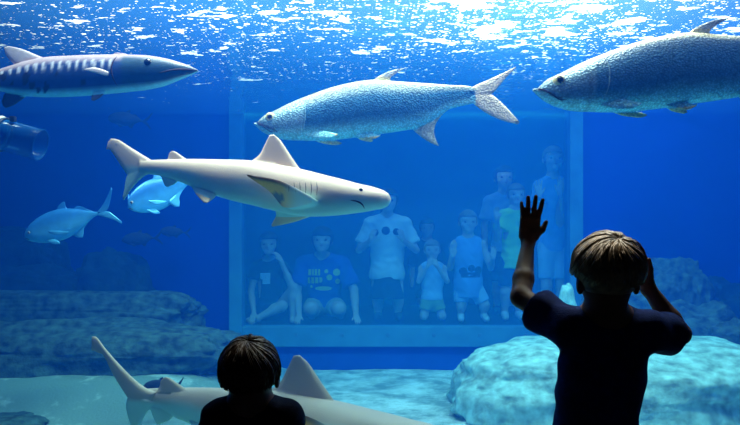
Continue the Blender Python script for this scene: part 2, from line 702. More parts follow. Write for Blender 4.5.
def person(label, J, F=(0, -1, 0), hh=.2, floor=0.0, skin='skin_far', hair=None, shirt=None, bottoms=None, shoes=None,
           h=.008, hands=(), L=.13, group=None, Uh=(0, 0, 1), cat='person', name='person', hands_k=.006, shoulder=1.0, build=1.0, seat=False, ear=(.385, .04)):
    """one figure: a continuous body with hair and clothes as its children"""
    A = {k: np.array(v, float) for k, v in J.items()}
    s = hh / .2 * build
    F = nrm(F)
    U = nrm(Uh)
    F = nrm(F - U * (F @ U))
    Rr = np.cross(F, U)
    Rh = np.stack([Rr, F, U])
    Hc = A['head']
    B = Solid()
    skull_c, skull_r = Hc + U * .09 * hh - F * .04 * hh, np.array((.375, .45, .40)) * hh
    B.ell(skull_c, skull_r, Rh, .01)
    B.ell(Hc - U * .17 * hh + F * .10 * hh, np.array((.285, .30, .32)) * hh, Rh, .03)
    B.ell(Hc - U * .40 * hh + F * .27 * hh, np.array((.13, .12, .09)) * hh, Rh, .03)
    for e in (-1, 1):
        B.ell(Hc + Rr * e * .13 * hh + U * .10 * hh + F * .35 * hh, np.array((.13, .07, .05)) * hh, Rh, .02)
    B.cone(Hc + U * .02 * hh + F * .37 * hh, Hc - U * .11 * hh + F * .435 * hh, .03 * hh, .048 * hh, .015)
    for e in (-1, 1):
        B.ell(Hc + Rr * e * ear[0] * hh - U * ear[1] * hh - F * .04 * hh, np.array((.045, .09, .145)) * hh, Rh, .008)
        B.ell(Hc + Rr * e * .2 * hh - U * .15 * hh + F * .27 * hh, np.array((.10, .08, .09)) * hh, Rh, .02)
    neck = A['neck']
    B.cone(neck - (0, 0, .03), Hc - U * .22 * hh - F * .1 * hh, .215 * hh * build, .215 * hh, .03)
    SM = (A['sl'] + A['sr']) / 2
    PV = A['pelvis']
    up = nrm(SM - PV)
    rt = nrm(A['sr'] - A['sl'])
    rt = nrm(rt - up * (rt @ up))
    fw = np.cross(up, rt)
    if fw @ F < 0:
        fw = -fw
    Rt = np.stack([rt, fw, up])
    LT = np.linalg.norm(SM - PV)
    SW = np.linalg.norm(A['sr'] - A['sl'])
    torso = [('e', lerp(PV, SM, .74), (SW * .44, SW * .30, LT * .34)), ('e', lerp(PV, SM, .42), (SW * .40, SW * .27, LT * .34)),
             ('e', PV + up * .02, (SW * .43, SW * .31, LT * .27))]
    for _, c, r in torso:
        B.ell(c, r, Rt, .05)
    rs = .042 * s * shoulder
    B.cone(A['sl'] + up * .0, A['sr'], rs, rs, .03)
    for a_, b_ in ((neck, A['sl']), (neck, A['sr'])):
        B.cone(a_ - (0, 0, .01), lerp(a_, b_, .8), .045 * s, .036 * s, .04)
    for q in 'lr':
        S_, E_, W_ = A['s' + q], A['e' + q], A['w' + q]
        B.cone(S_, E_, .038 * s, .029 * s, .02)
        m_ = lerp(E_, W_, .3)
        B.cone(E_, m_, .029 * s, .030 * s, .012)
        B.cone(m_, W_, .030 * s, .0185 * s, .012)
        K_, N_ = A['k' + q], A['a' + q]
        H_ = PV + rt * (-1 if q == 'l' else 1) * SW * .24
        B.cone(H_, K_, .066 * s, .047 * s, .03)
        m_ = lerp(K_, N_, .3)
        B.cone(K_, m_, .045 * s, .044 * s, .02)
        B.cone(m_, N_, .044 * s, .027 * s, .02)
        toe = A.get('t' + q, N_ + F * .12 * s - np.array((0, 0, .035 * s)))
        B.cone(N_ - np.array((0, 0, .01)), toe, .030 * s, .022 * s, .015)
    for hd in hands:
        hand(B, A['w' + hd['q']], hd['f'], hd['n'], hd['t'], L, hd.get('curl', .3), hd.get('spread', .13), hands_k, hd.get('to', .8))
    root = empty(name, (float(PV[0]), float(PV[1]), float(floor)), label, cat, group)
    body = B.mesh(min(h, .0055) if hands else h, 'body', M[skin], root, smooth_it=2 if h < .005 else 1)
    kids = [body]
    # face
    for e in (-1, 1):
        c = Hc + Rr * e * .155 * hh + U * .0 * hh + F * .345 * hh
        kids.append(eye_obj('eye', c, .060 * hh, F, root, white=(.2, .15, .13) if skin == 'skin_far' else (.75, .72, .68), cut=.6))
    lp = [Hc + F * hh * (.41 - .5 * t * t * .35) - U * .235 * hh + Rr * t * hh * .12 for t in np.linspace(-1, 1, 7)]
    v, f = tube_geo(lp, .022 * hh, 6, taper=lambda t: .35 + .65 * math.sin(math.pi * t))
    kids.append(mesh_obj('mouth', v, f, M['lip'], root))

    if bottoms and shirt:
        shirt.setdefault('g', .016)

    def cloth(spec, which):
        C = Solid()
        g = spec.get('g', .008)
        if which == 'shirt':
            for _, c, r in torso:
                C.ell(c, np.array(r) + g + spec.get('fat', 0), Rt, .05)
            rr = rs + g
            bare = spec.get('sleeve', .6) == 0
            q_ = .2 if bare else 0
            C.cone(lerp(A['sl'], A['sr'], q_), lerp(A['sr'], A['sl'], q_), rr * (.92 if bare else 1), rr * (.92 if bare else 1), .03)
            for a_, b_ in ((neck, A['sl']), (neck, A['sr'])):
                C.cone(lerp(a_, b_, .25) - np.array((0, 0, .014)), lerp(a_, b_, .55 if bare else .8), .040 * s + g, .036 * s + g, .04)
            sl = spec.get('sleeve', .6)
            if sl > 0:
                for q in 'lr':
                    S_, E_, W_ = A['s' + q], A['e' + q], A['w' + q]
                    e_ = lerp(S_, E_, min(sl, 1))
                    C.cone(S_, e_, .038 * s + g, .035 * s + g + spec.get('flare', .008), .02)
                    ax = nrm(E_ - S_)
                    C.cuts.append(lambda D, Q, e_=e_, ax=ax, S_=S_: np.where(
                        ((Q - S_) @ ax > 0) & (np.linalg.norm(Q - S_ - ((Q - S_) @ ax)[..., None] * ax, axis=-1) < .09 * s),
                        np.maximum(D, (Q - e_) @ ax), D))
            hem = spec.get('hem', 0.0)
            hp = PV + up * hem
            if hem < -.05:
                C.cone(PV, PV + up * hem, SW * .36 + g, SW * .42 + g, .05)
            hx = up
            C.cuts.append(lambda D, Q: np.maximum(D, -((Q - hp) @ hx)))
            if spec.get('low_neck'):
                nc = neck + F * .03
                C.cuts.append(lambda D, Q: np.maximum(D, spec['low_neck'] - np.linalg.norm((Q - nc) * np.array((1, .6, 1)), axis=-1)))
            wr = spec.get('wrinkle', .0025)

            def wrk(D, Q):
                X, Y, Z = Q[..., 0], Q[..., 1], Q[..., 2]
                return D + wr * (np.sin(38 * X + 22 * Z + 3 * np.sin(17 * Z)) * np.sin(31 * Z - 19 * X + 2 * np.sin(13 * X)) + .6 * np.sin(70 * Z + 30 * X + 4 * np.sin(21 * X)))
            C.cuts.insert(0, wrk)
        else:
            C.ell(PV + up * .02, np.array((SW * .43, SW * .31, LT * .27)) + g, Rt, .05)
            fr = spec.get('len', .8)
            for q in 'lr':
                K_, N_ = A['k' + q], A['a' + q]
                H_ = PV + rt * (-1 if q == 'l' else 1) * SW * .24
                if spec.get('skirt'):
                    continue
                e_ = lerp(H_, K_, min(fr, 1))
                C.cone(H_, e_, .066 * s + g, .054 * s + g + .008, .03)
                if fr <= 1:
                    ax = nrm(K_ - H_)
                    C.cuts.append(lambda D, Q, e_=e_, ax=ax, H_=H_: np.where(
                        (np.linalg.norm(Q - H_ - ((Q - H_) @ ax)[..., None] * ax, axis=-1) < .11 * s) & ((Q - H_) @ ax > .03),
                        np.maximum(D, (Q - e_) @ ax), D))
                else:
                    C.cone(K_, lerp(K_, N_, .92), .054 * s + g, .040 * s + g, .03)
            if spec.get('skirt'):
                low_ = np.array((PV[0], PV[1], lerp(PV, (A['kl'] + A['kr']) / 2, fr)[2]))
                C.cone(PV, low_, SW * .38, SW * .50, .03)
                C.cuts.append(lambda D, Q: np.maximum(D, low_[2] - Q[..., 2]))
        return C.mesh(h, spec.get('name', which), M[spec['m']], root)
    if shirt:
        kids.append(cloth(shirt, 'shirt'))
        top = kids[-1]
    else:
        top = None
    if bottoms:
        kids.append(cloth(bottoms, 'shorts'))
    if shoes:
        for q in 'lr':
            N_ = A['a' + q]
            toe = A.get('t' + q, N_ + F * .12 * s - np.array((0, 0, .035 * s)))
            C = Solid()
            C.cone(N_ - np.array((0, 0, .012)), toe, .036 * s, .030 * s, .015)
            lowz = min(N_[2], toe[2]) - .036 * s
            C.cuts.append(lambda D, Q: np.maximum(D, floor + .002 - Q[..., 2]) if not seat else D)
            kids.append(C.mesh(h, 'shoe', M[shoes], root))
    if hair:
        C = Solid()
        C.ell(skull_c + U * .015 * hh, skull_r + hair.get('g', .07) * hh, Rh, .01)
        if hair.get('long'):
            C.cone(skull_c - F * .12 * hh, skull_c - F * .14 * hh - U * hair['long'] * hh, .40 * hh, .34 * hh, .03)
        low = hair.get('low', .35)
        front = hair.get('front', .16)
        brow = hair.get('brow', .22)

        def cut(D, Q):
            q = Q - Hc
            fF, fU = q @ F, q @ U
            keep = np.minimum(fF - front * hh - .0 * fU, 1e9)
            above = brow * hh - fU
            face = np.minimum(keep, above) if False else np.minimum(np.maximum(keep, -1e9), 1e9)
            # keep the point when it lies behind the hairline plane OR above the brow line
            d1 = np.minimum(face, above)
            return np.maximum(np.maximum(D, d1), -(fU + low * hh))
        C.cuts.append(cut)
        kids.append(C.mesh(h * .8, 'hair', M[hair['m']], root))
    reloc(root, kids)
    return root, top, kids


def hair_strands(root, c, r, whorl, n, m, drop, seed=1, rad=.0014, spin=.35, front_cut=None, length=1.0):
    """fine locks running from the whorl down over the cap, as one hair part"""
    rnd = random.Random(seed)
    wv = Vector(whorl).normalized()
    a = wv.cross(Vector((0, 1, .01))).normalized()
    b = wv.cross(a)
    V, F = [], []
    off = root.location
    for i in range(n):
        ph = 2 * math.pi * rnd.random()
        lift = 1.0 + rnd.uniform(.0, .05)
        clump = noise.noise(Vector((math.cos(ph) * 4, math.sin(ph) * 4, seed)))
        lift += .05 * clump
        th0 = rnd.uniform(.02, .9)
        end = 3.0 * length
        pts = []
        for k in range(12):
            th = th0 + (end - th0) * k / 11
            p2 = ph + spin * math.sin(th * 1.3) + .12 * clump * th
            d = wv * math.cos(th) + (a * math.cos(p2) + b * math.sin(p2)) * math.sin(th)
            p = Vector((c[0] + d.x * r[0] * lift, c[1] + d.y * r[1] * lift, c[2] + d.z * r[2] * lift))
            zcut = c[2] - drop * r[2] * (.45 + 1.2 * max(0, -d.y) if d.y < .35 else -.25) + .012 * clump
            if p.z < zcut and d.dot(wv) < .6:
                break
            pts.append(p - off)
        if len(pts) > 3:
            v, f = tube_geo(pts, rad * rnd.uniform(.7, 1.4), 4, True, taper=lambda t: .4 + math.sin(math.pi * min(t * .8 + .15, 1)) * .7)
            o = len(V)
            V += v
            F += [tuple(x + o for x in q) for q in f]
    return mesh_obj('hair_locks', V, F, m, root)


# ---------------------------------------------------------------- fish
def loft_fin(lead, trail, th, nt=16, nc=9):
    """closed thin foil between a leading and a trailing curve (root first)"""
    Lp, Tp = catmull(lead, nt), catmull(trail, nt)
    V, F = [], []
    for i in range(nt):
        a, b = Vector(Lp[i]), Vector(Tp[i])
        j0, j1 = max(i - 1, 0), min(i + 1, nt - 1)
        span = (Vector(Lp[j1]) + Vector(Tp[j1]) - Vector(Lp[j0]) - Vector(Tp[j0]))
        ch = b - a
        n = ch.cross(span)
        n = n.normalized() if n.length > 1e-9 else Vector((0, 1, 0))
        if i and n.dot(pn) < 0:
            n = -n
        pn = n
        t = th * (1 - .75 * i / (nt - 1))
        ring = []
        for k in range(nc):
            u = k / (nc - 1)
            hgt = t * (.12 + .88 * math.sqrt(max(0, 4 * u ** .75 * (1 - u ** .75))))
            ring.append(a + ch * u + n * hgt)
        for k in range(nc - 1, -1, -1):
            u = k / (nc - 1)
            hgt = t * (.12 + .88 * math.sqrt(max(0, 4 * u ** .75 * (1 - u ** .75))))
            ring.append(a + ch * u - n * hgt)
        V += ring
    m = 2 * nc
    for i in range(nt - 1):
        for k in range(m):
            a0, a1 = i * m + k, i * m + (k + 1) % m
            F.append((a0, a1, a1 + m, a0 + m))
    F.append(tuple(range(m - 1, -1, -1)))
    F.append(tuple(range((nt - 1) * m, nt * m)))
    return V, F


def loft_body(top, bot, width, d0, yoff, nst=90, nr=40, ex=.95):
    """body between a top and a bottom outline given in photograph pixels, at distance d0; width(u) = half width in m"""
    x0, x1 = top[0][0], top[-1][0]
    sgn = 1 if x1 > x0 else -1
    T, Bo = np.array(top, float), np.array(bot, float)
    V, F = [], []
    us = (1 - np.cos(np.linspace(0, math.pi, nst))) / 2
    us = .5 * us + .5 * np.linspace(0, 1, nst)

    def smooth_interp(P, x):
        o = np.argsort(P[:, 0])
        xs, ys = P[o, 0], P[o, 1]
        m = np.gradient(ys, xs)
        i = int(np.clip(np.searchsorted(xs, x) - 1, 0, len(xs) - 2))
        hh = xs[i + 1] - xs[i]
        t = np.clip((x - xs[i]) / hh, 0, 1)
        if i == 0 or i == len(xs) - 2:
            return ys[i] + (ys[i + 1] - ys[i]) * t
        return ((2 * t ** 3 - 3 * t ** 2 + 1) * ys[i] + (t ** 3 - 2 * t ** 2 + t) * hh * m[i] + (-2 * t ** 3 + 3 * t ** 2) * ys[i + 1] + (t ** 3 - t ** 2) * hh * m[i + 1])
    for u in us:
        x = x0 + (x1 - x0) * u
        zt, zb = smooth_interp(T, x), smooth_interp(Bo, x)
        dd = d0 + yoff(u)
        a, b = W(x, zt, dd), W(x, zb, dd)
        c, hgt, w = (a + b) / 2, max((a.z - b.z) / 2, .0006), width(u)
        for k in range(nr):
            t = 2 * math.pi * k / nr
            cs, sn = math.cos(t), math.sin(t)
            V.append(Vector((c.x, c.y + w * math.copysign(abs(cs) ** ex, cs), c.z + hgt * math.copysign(abs(sn) ** ex, sn))))
    for i in range(nst - 1):
        for k in range(nr):
            a0, a1 = i * nr + k, i * nr + (k + 1) % nr
            F.append((a0, a1, a1 + nr, a0 + nr))
    F.append(tuple(range(nr - 1, -1, -1)))
    F.append(tuple(range((nst - 1) * nr, nst * nr)))
    return V, F


def fuse(name, pieces, m, parent, colfn):
    """join closed pieces into one continuous skin"""
    obs = []
    for i, (v, f) in enumerate(pieces):
        me = bpy.data.meshes.new('tmp')
        me.from_pydata([tuple(p) for p in v], [], f)
        bm = bmesh.new()
        bm.from_mesh(me)
        bmesh.ops.recalc_face_normals(bm, faces=bm.faces)
        big = [fc for fc in bm.faces if len(fc.verts) > 4]
        bmesh.ops.triangulate(bm, faces=big)
        bm.to_mesh(me)
        bm.free()
        o = bpy.data.objects.new('tmp', me)
        COL.objects.link(o)
        obs.append(o)
    # one union at a time; a piece that will not unite is nudged a hair and tried again
    me = obs[0].data
    for i, o in enumerate(obs[1:]):
        done = False
        for tr in range(4):
            b = bpy.data.objects.new('tmp', me)
            COL.objects.link(b)
            md = b.modifiers.new('u', 'BOOLEAN')
            md.operation = 'UNION'
            md.object = o
            md.solver = 'EXACT'
            md.use_hole_tolerant = tr > 1
            dg = bpy.context.evaluated_depsgraph_get()
            r = bpy.data.meshes.new_from_object(b.evaluated_get(dg))
            bpy.data.objects.remove(b)
            if len(r.vertices) > .93 * len(me.vertices):
                me, done = r, True
                break
            o.data.transform(Matrix.Translation((.0007, .0004 * (tr + 1), .0005)))
        if not done:
            print('fuse: piece', i + 1, 'of', name, 'not united')
            bm = bmesh.new()
            bm.from_mesh(me)
            bm.from_mesh(o.data)
            me = bpy.data.meshes.new(name)
            bm.to_mesh(me)
            bm.free()
    for o in obs:
        bpy.data.objects.remove(o)
    me.name = name
    me.materials.clear()
    me.materials.append(m)
    me.shade_smooth()
    set_cols(me, colfn)
    return link(bpy.data.objects.new(name, me), parent)


def on_skin(body, pts, side=-1, push=0.0):
    """the points moved sideways onto the flank of the body"""
    bm = bmesh.new()
    bm.from_mesh(body.data)
    bvh = BVHTree.FromBMesh(bm)
    bm.free()
    out = []
    for p in pts:
        h = bvh.ray_cast(Vector((p.x, p.y + side * .8, p.z)), Vector((0, -side, 0)))
        if h[0] is not None:
            out.append(h[0] + Vector((0, side * push, 0)))
    return out


def skin_line(name, body, pts, r, root, kids, sides=(-1, 1), taper=None, m='dark_line'):
    for sd in sides:
        q = on_skin(body, [Vector(p) for p in pts], sd)
        if len(q) > 2:
            v, f = tube_geo(q, r, 6, taper=taper or (lambda t: .35 + .65 * math.sin(math.pi * t)))
            kids.append(mesh_obj(name, v, f, M[m], root))


def finish(root, kids):
    reloc(root, kids)


def smoothstep(a, b, x):
    t = min(max((x - a) / (b - a), 0), 1)
    return t * t * (3 - 2 * t)


def mixc(a, b, t):
    return tuple(a[i] * (1 - t) + b[i] * t for i in range(3))


def strip_eye(root, c, r, look, ring=(.75, .65, .3)):
    return eye_obj('eye', c, r, look, root, iris=(.01, .01, .012), white=ring, cut=.86)


# --- tarpon: all measured on a tarpon of standard length 225 with its snout at 0,0, heading left
def tarpon(label, px, py, s, d, bend=.05, tail_s=1.0, slope=0.0, group='tarpon below the surface', back=(.26, .30, .26), side=(.018, .13, .24)):
    c_, s_ = math.cos(slope), math.sin(slope)

    def Q(x, y):
        return (px + s * (x * c_ - y * s_), py + s * (x * s_ + y * c_))

    yo = lambda u: bend * math.sin(u * 2.6 + .3)
    PP = lambda x, y, dy=0.0: W(*Q(x, y), d + yo(x / 225) + dy)
    top = [(0, 0), (6, -6), (16, -11), (34, -20), (54, -28), (74, -35), (94, -40), (117, -43), (140, -41.5), (165, -40), (194, -38), (214, -36.5), (228, -32)]
    bot = [(0, 1), (3, 5), (10, 11), (20, 15), (45, 17.5), (74, 17), (94, 15), (119, 11.5), (144, 8), (158, 5.5), (174, -2), (191, -13), (204, -17), (216, -19.5), (228, -24)]
    sc_ = s / FPX * d
    wd = lambda u: sc_ * (1.2 + 17.5 * math.sin(math.pi * min(u * 1.02 + .0, 1) ** .62) ** .8) * (1 - .75 * smoothstep(.5, 1, u)) + .002
    body = loft_body([Q(*p) for p in top], [Q(*p) for p in bot], wd, d, yo, ex=.92)
    th = .006 * s
    fins = [
        loft_fin([PP(112, -39), PP(122, -47), PP(136, -53), PP(149, -55)], [PP(136, -38), PP(133, -44), PP(138, -49), PP(147, -54)], th),
        loft_fin([PP(211, -33), PP(219, -38), PP(233, -44), PP(247, -50.5), PP(259, -56.5)], [PP(221, -25), PP(229, -27), PP(237, -31), PP(248, -44), PP(258.5, -54.5)], th * 1.1),
        loft_fin([PP(211, -24), PP(218, -18), PP(229, -10), PP(244, -3), PP(261, 1.5)], [PP(221, -30), PP(229, -30), PP(237, -27), PP(250, -15), PP(262.5, -1)], th * 1.1),
        loft_fin([PP(152, 3), PP(163, 13), PP(174, 20), PP(182, 23)], [PP(198, -18), PP(184, -7), PP(177, 7), PP(180, 20)], th),
        loft_fin([PP(96, 11, -.03), PP(104, 14, -.035), PP(116, 16, -.04), PP(123, 13, -.045)], [PP(115, 9, -.03), PP(118, 11, -.033), PP(121, 12, -.04), PP(124, 11, -.045)], th * .8),
        loft_fin([PP(96, 12, .03), PP(104, 17, .045), PP(113, 19, .05)], [PP(110, 12, .03), PP(114, 14, .04), PP(116, 18, .05)], th * .7),
        loft_fin([PP(46, 12, -.05), PP(58, 15, -.07), PP(72, 15, -.09), PP(80, 12.5, -.1)], [PP(52, 7, -.05), PP(62, 7, -.07), PP(73, 9, -.085), PP(81, 11, -.1)], th * .8),
        loft_fin([PP(50, 14, .04), PP(64, 20, .06), PP(78, 22, .07), PP(84, 21, .07)], [PP(58, 12, .04), PP(70, 15, .06), PP(80, 18, .07), PP(85, 20, .07)], th * .8),
        # jutting lower jaw
        loft_body([Q(-3, 0), Q(4, -1), Q(14, 2), Q(22, 5)], [Q(-3, 1.5), Q(4, 8), Q(14, 13), Q(22, 14.5)], lambda u: sc_ * (2.5 + 7 * u), d, lambda u: yo(0), 16, 20),
    ]
    root = empty('tarpon', PP(112, -12), label, 'fish', group)

    inv = lambda co: ((co.x * FPX / co.y + CX - px) / s, (HY + (CAMZ - co.z) * FPX / co.y * 1.0 - py) / s)

    def col(co):
        gx = co.x / co.y * FPX + CX
        gy = HY - (co.z - CAMZ) * FPX / co.y
        x, y = ((gx - px) * c_ + (gy - py) * s_) / s, (-(gx - px) * s_ + (gy - py) * c_) / s
        tp = np.interp(x, [p[0] for p in top], [p[1] for p in top])
        bt = np.interp(x, [p[0] for p in bot], [p[1] for p in bot])
        v = (y - tp) / max(bt - tp, 1)
        fin = (x > 219 or v < -.08 or v > 1.03)
        if fin and not x < 40:
            base = (.72, .56, .42) if x > 219 or v < 0 else ((1.0, .74, .30) if x < 130 else (.62, .58, .45))
            if v < 0 and x < 160:
                base = (.45, .45, .45)
            w = .5 + .5 * math.sin((x + y) * 2.2)
            return mixc(base, tuple(.8 * b for b in base), w * .5)
        if 50 < x < 87 and y > 4 and abs(co.y - d - yo(x / 225)) > wd(x / 225) + .004:
            return (.95, .68, .26)
        belly = (.36, .82, .86)
        c = mixc((.62, .52, .28), back, smoothstep(.0, .07, v))  # gold highlight painted along the top of the back
        c = mixc(c, side, smoothstep(.06, .30, v))  # silver flank, its blue reflection of the water painted in
        c = mixc(c, belly, smoothstep(.60, .92, v))
        if x < 46:   # head plates
            c = mixc(c, (.40, .60, .62), .40)
            edge = abs(math.hypot((x - 14) / 1.0, (y + 3) * .8) - 28)
            if edge < 1.1 and v > .25:
                c = mixc(c, (.15, .2, .22), .5)
            if y > -8 + (x * .1) and x < 20 and abs(y - (-1 + x * .45)) < 1.1:
                c = (.12, .14, .14)
        return c
    kids = [fuse('body', [body] + fins, M['tarpon'], root, col)]
    for sd in (-1, 1):
        e = on_skin(kids[0], [PP(14.5, -4, 0)], sd)[0]
        kids.append(strip_eye(root, e - Vector((0, sd * 2.1 * sc_, 0)), 5.0 * sc_, (0, sd, 0)))
    skin_line('mouth', kids[0], [PP(x, y) for x, y in catmull([(0, .5), (4, 2.5), (9, 6), (15, 10), (20, 10.5)], 12)], .0026 * s, root, kids)
    skin_line('gill_cover_edge', kids[0], [PP(44 + 6 * math.cos(a), -7 + 19 * math.sin(a)) for a in np.linspace(-.85, 1.15, 20)], .0020 * s, root, kids, m='gill_edge')
    finish(root, kids)
    return root


def shark(label, px, py, s, d, tail=0.0, low=0.0, ts=1.0, tail_px=None, bend=.10, dy0=0, back=(.88, .66, .52), group='sandbar sharks in the tank'):
    """measured on the upper shark (snout at 282,0 from the tail tip), heading right; px,py = where its second dorsal fin stands"""
    ox, oy = 172, 159

    def Q(x, y):
        return (px + s * (x - ox), py + s * (y - oy))

    def QT(x, y):     # tail pieces swing about the stem
        a = math.radians(tail if y < 174 or x > 150 else low)
        k = ts if y < 174 else 1.0
        dx, dy = (x - 149), (y - 167)
        if tail and x < 149:
            dx, dy = dx * k, dy * k
        return Q(149 + dx * math.cos(a) - dy * math.sin(a), 167 + dx * math.sin(a) + dy * math.cos(a))
    us = lambda x: max((x - 140) / 250, -.25)
    yo = lambda u: bend * (1 - u) ** 2.0 - bend * .4 + dy0 * u
    PP = lambda x, y, dy=0.0: W(*Q(x, y), d + yo(us(x)) + dy)
    PT = lambda x, y, dy=0.0: W(*QT(x, y), d + yo(us(x)) + dy)
    top = [(391, 199), (389.5, 195), (386, 192), (375, 187.5), (360, 184), (345, 180), (325, 175), (303, 169.5), (275, 164), (250, 160.5), (220, 159.5), (190, 159), (165, 159.5), (152, 160), (140, 160)]
    bot = [(391, 200), (389.5, 204), (386, 207), (375, 210), (350, 214), (330, 216), (300, 216), (275, 211), (255, 206), (230, 200), (205, 192), (190, 186), (175, 180), (160, 176), (148, 174), (140, 173.5)]
    sc_ = s / FPX * d

    def wd(u):
        xx = 391 + (140 - 391) * u
        return sc_ * np.interp(xx, [140, 160, 190, 220, 250, 280, 310, 340, 365, 380, 388, 391], [3.5, 5.5, 9.5, 14, 18, 21, 22, 21, 17.5, 12.5, 7, .8])
    if tail_px:
        top, bot = top[:-2] + [(156, 160)], bot[:-2] + [(156, 175)]
    body = loft_body([Q(*p) for p in top], [Q(*p) for p in bot], lambda u: wd(u), d, lambda u: yo(1 - u), nst=110, ex=1.0)
    th = .012 * s
    ws = lambda x: wd((391 - x) / 251.)
    fins = [
        loft_fin([PP(305, 176), PP(291, 156), PP(281, 141), PP(274, 134.5)], [PP(246, 165), PP(259, 155), PP(264, 146), PP(269.5, 135)], th),
        loft_fin([PP(192, 163), PP(182, 156), PP(176, 152), PP(173, 151)], [PP(165, 163), PP(168, 158), PP(169, 154), PP(171, 151.5)], th * .6),
        # tail
        loft_fin([PT(156, 163), PT(143, 155), PT(130, 147), PT(119, 140), PT(111, 138.5)], [PT(150, 172), PT(131, 177), PT(122, 167), PT(114, 155), PT(108, 147)], th * .9, nt=20),
        loft_fin([PT(118, 141), PT(112, 139), PT(108, 142)], [PT(115, 153), PT(109, 149.5), PT(106.5, 149.5)], th * .4, nt=8),
        loft_fin([PT(153, 172), PT(143, 177), PT(133, 187), PT(124, 200)], [PT(136, 163), PT(127, 176), PT(124.5, 189), PT(122.5, 198)], th * .8),
        # near pectoral, swept back and up
        loft_fin([PP(322, 204, -.6 * ws(318)), PP(306, 194, -2.1 * ws(310)), PP(280, 181, -3.6 * ws(310)), PP(247, 174.5, -4.9 * ws(310))],
                 [PP(288, 208, -.6 * ws(300)), PP(281, 205, -2.0 * ws(300)), PP(270, 192, -3.4 * ws(300)), PP(248, 176.5, -4.9 * ws(300))], th * 1.2),
        # far pectoral, hanging down
        loft_fin([PP(322, 211, .3 * ws(318)), PP(306, 218, .8 * ws(318)), PP(290, 223, 1.3 * ws(318)), PP(273, 226.5, 1.7 * ws(318))],
                 [PP(284, 205, .3 * ws(300)), PP(276, 210, .7 * ws(300)), PP(276, 216, 1.2 * ws(300)), PP(271.5, 225, 1.7 * ws(300))], th),
        loft_fin([PP(218, 193, -.3 * ws(210)), PP(213, 199, -.7 * ws(210)), PP(207, 203, -1.1 * ws(210))], [PP(190, 184, -.3 * ws(200)), PP(196, 194, -.7 * ws(200)), PP(203, 202, -1.1 * ws(200))], th * .7),
        loft_fin([PP(218, 193, .3 * ws(210)), PP(213, 199, .9 * ws(210)), PP(206, 202, 1.3 * ws(210))], [PP(192, 184, .3 * ws(200)), PP(196, 192, .8 * ws(200)), PP(202, 200, 1.2 * ws(200))], th * .7),
        loft_fin([PP(181, 177), PP(176, 183), PP(168, 187)], [PP(160, 173), PP(162, 179), PP(165, 186)], th * .5),
    ]
    if tail_px:
        up_l, up_t, lo_l, lo_t = [[W(x, y, d + yo(us(ox + (x - px) / s))) for x, y in c] for c in tail_px]
        fins[2:5] = [loft_fin(up_l, up_t, th * .9, nt=22), loft_fin(lo_l, lo_t, th * .8)]
    root = empty('shark', PP(262, 188), label, 'shark', group)

    def col(co):
        dd = co.y
        gx = (co.x / dd * FPX + CX - px) / s + ox
        gy = (HY - (co.z - CAMZ) * FPX / dd - py) / s + oy
        tp = np.interp(gx, [p[0] for p in top[::-1]], [p[1] for p in top[::-1]])
        bt = np.interp(gx, [p[0] for p in bot[::-1]], [p[1] for p in bot[::-1]])
        v = (gy - tp) / max(bt - tp, 1)
        belly = (.50, .86, .76)
        c = mixc(back, belly, smoothstep(.35, .75, v + .06 * math.sin(gx * .11)))  # skin tones, with peach highlight above and cyan sand bounce below painted in
        out_y = abs(co.y - (d + yo(us(gx)))) / max(ws(gx), .001)
        if 240 < gx < 312 and out_y > 1.25 and gy < 210 and co.y < d:   # the raised pectoral
            edge = gy - np.interp(gx, [247, 280, 306, 322], [174.5, 181, 194, 204])
            c = mixc((.14, .07, .05), (1.0, .45, .12), smoothstep(1, 5, edge))
            c = mixc(c, (.62, .66, .60), smoothstep(280, 300, gx))
            if math.hypot(gx - 277, (gy - 199) * 1.1) < 7:
                c = (.10, .14, .2)
        if gy > 217 or (190 < gx < 210 and v > 1.15):
            c = (.80, .60, .36)
        return c
    kids = [fuse('body', [body] + fins, M['shark'], root, col)]
    for sd in (-1, 1):
        e = on_skin(kids[0], [PP(361, 191.5)], sd)[0]
        kids.append(eye_obj('eye', e - Vector((0, sd * 1.3 * sc_, 0)), 2.3 * sc_, (0, sd, 0), root, iris=(.01, .01, .01), white=(.65, .6, .5), cut=.55))
    skin_line('mouth', kids[0], [PP(x, y) for x, y in catmull([(351, 201.5), (357, 202.5), (362, 205), (364.5, 209)], 10)], .0036 * s, root, kids)
    for i in range(5):
        x = 318 - 5.5 * i
        skin_line('gill_slit', kids[0], [PP(x + .8 * math.sin(t * 3), 184 + 13 * t) for t in np.linspace(0, 1, 8)], .0016 * s, root, kids, sides=(-1,) if i > 1 else (-1, 1))
    finish(root, kids)
    return root


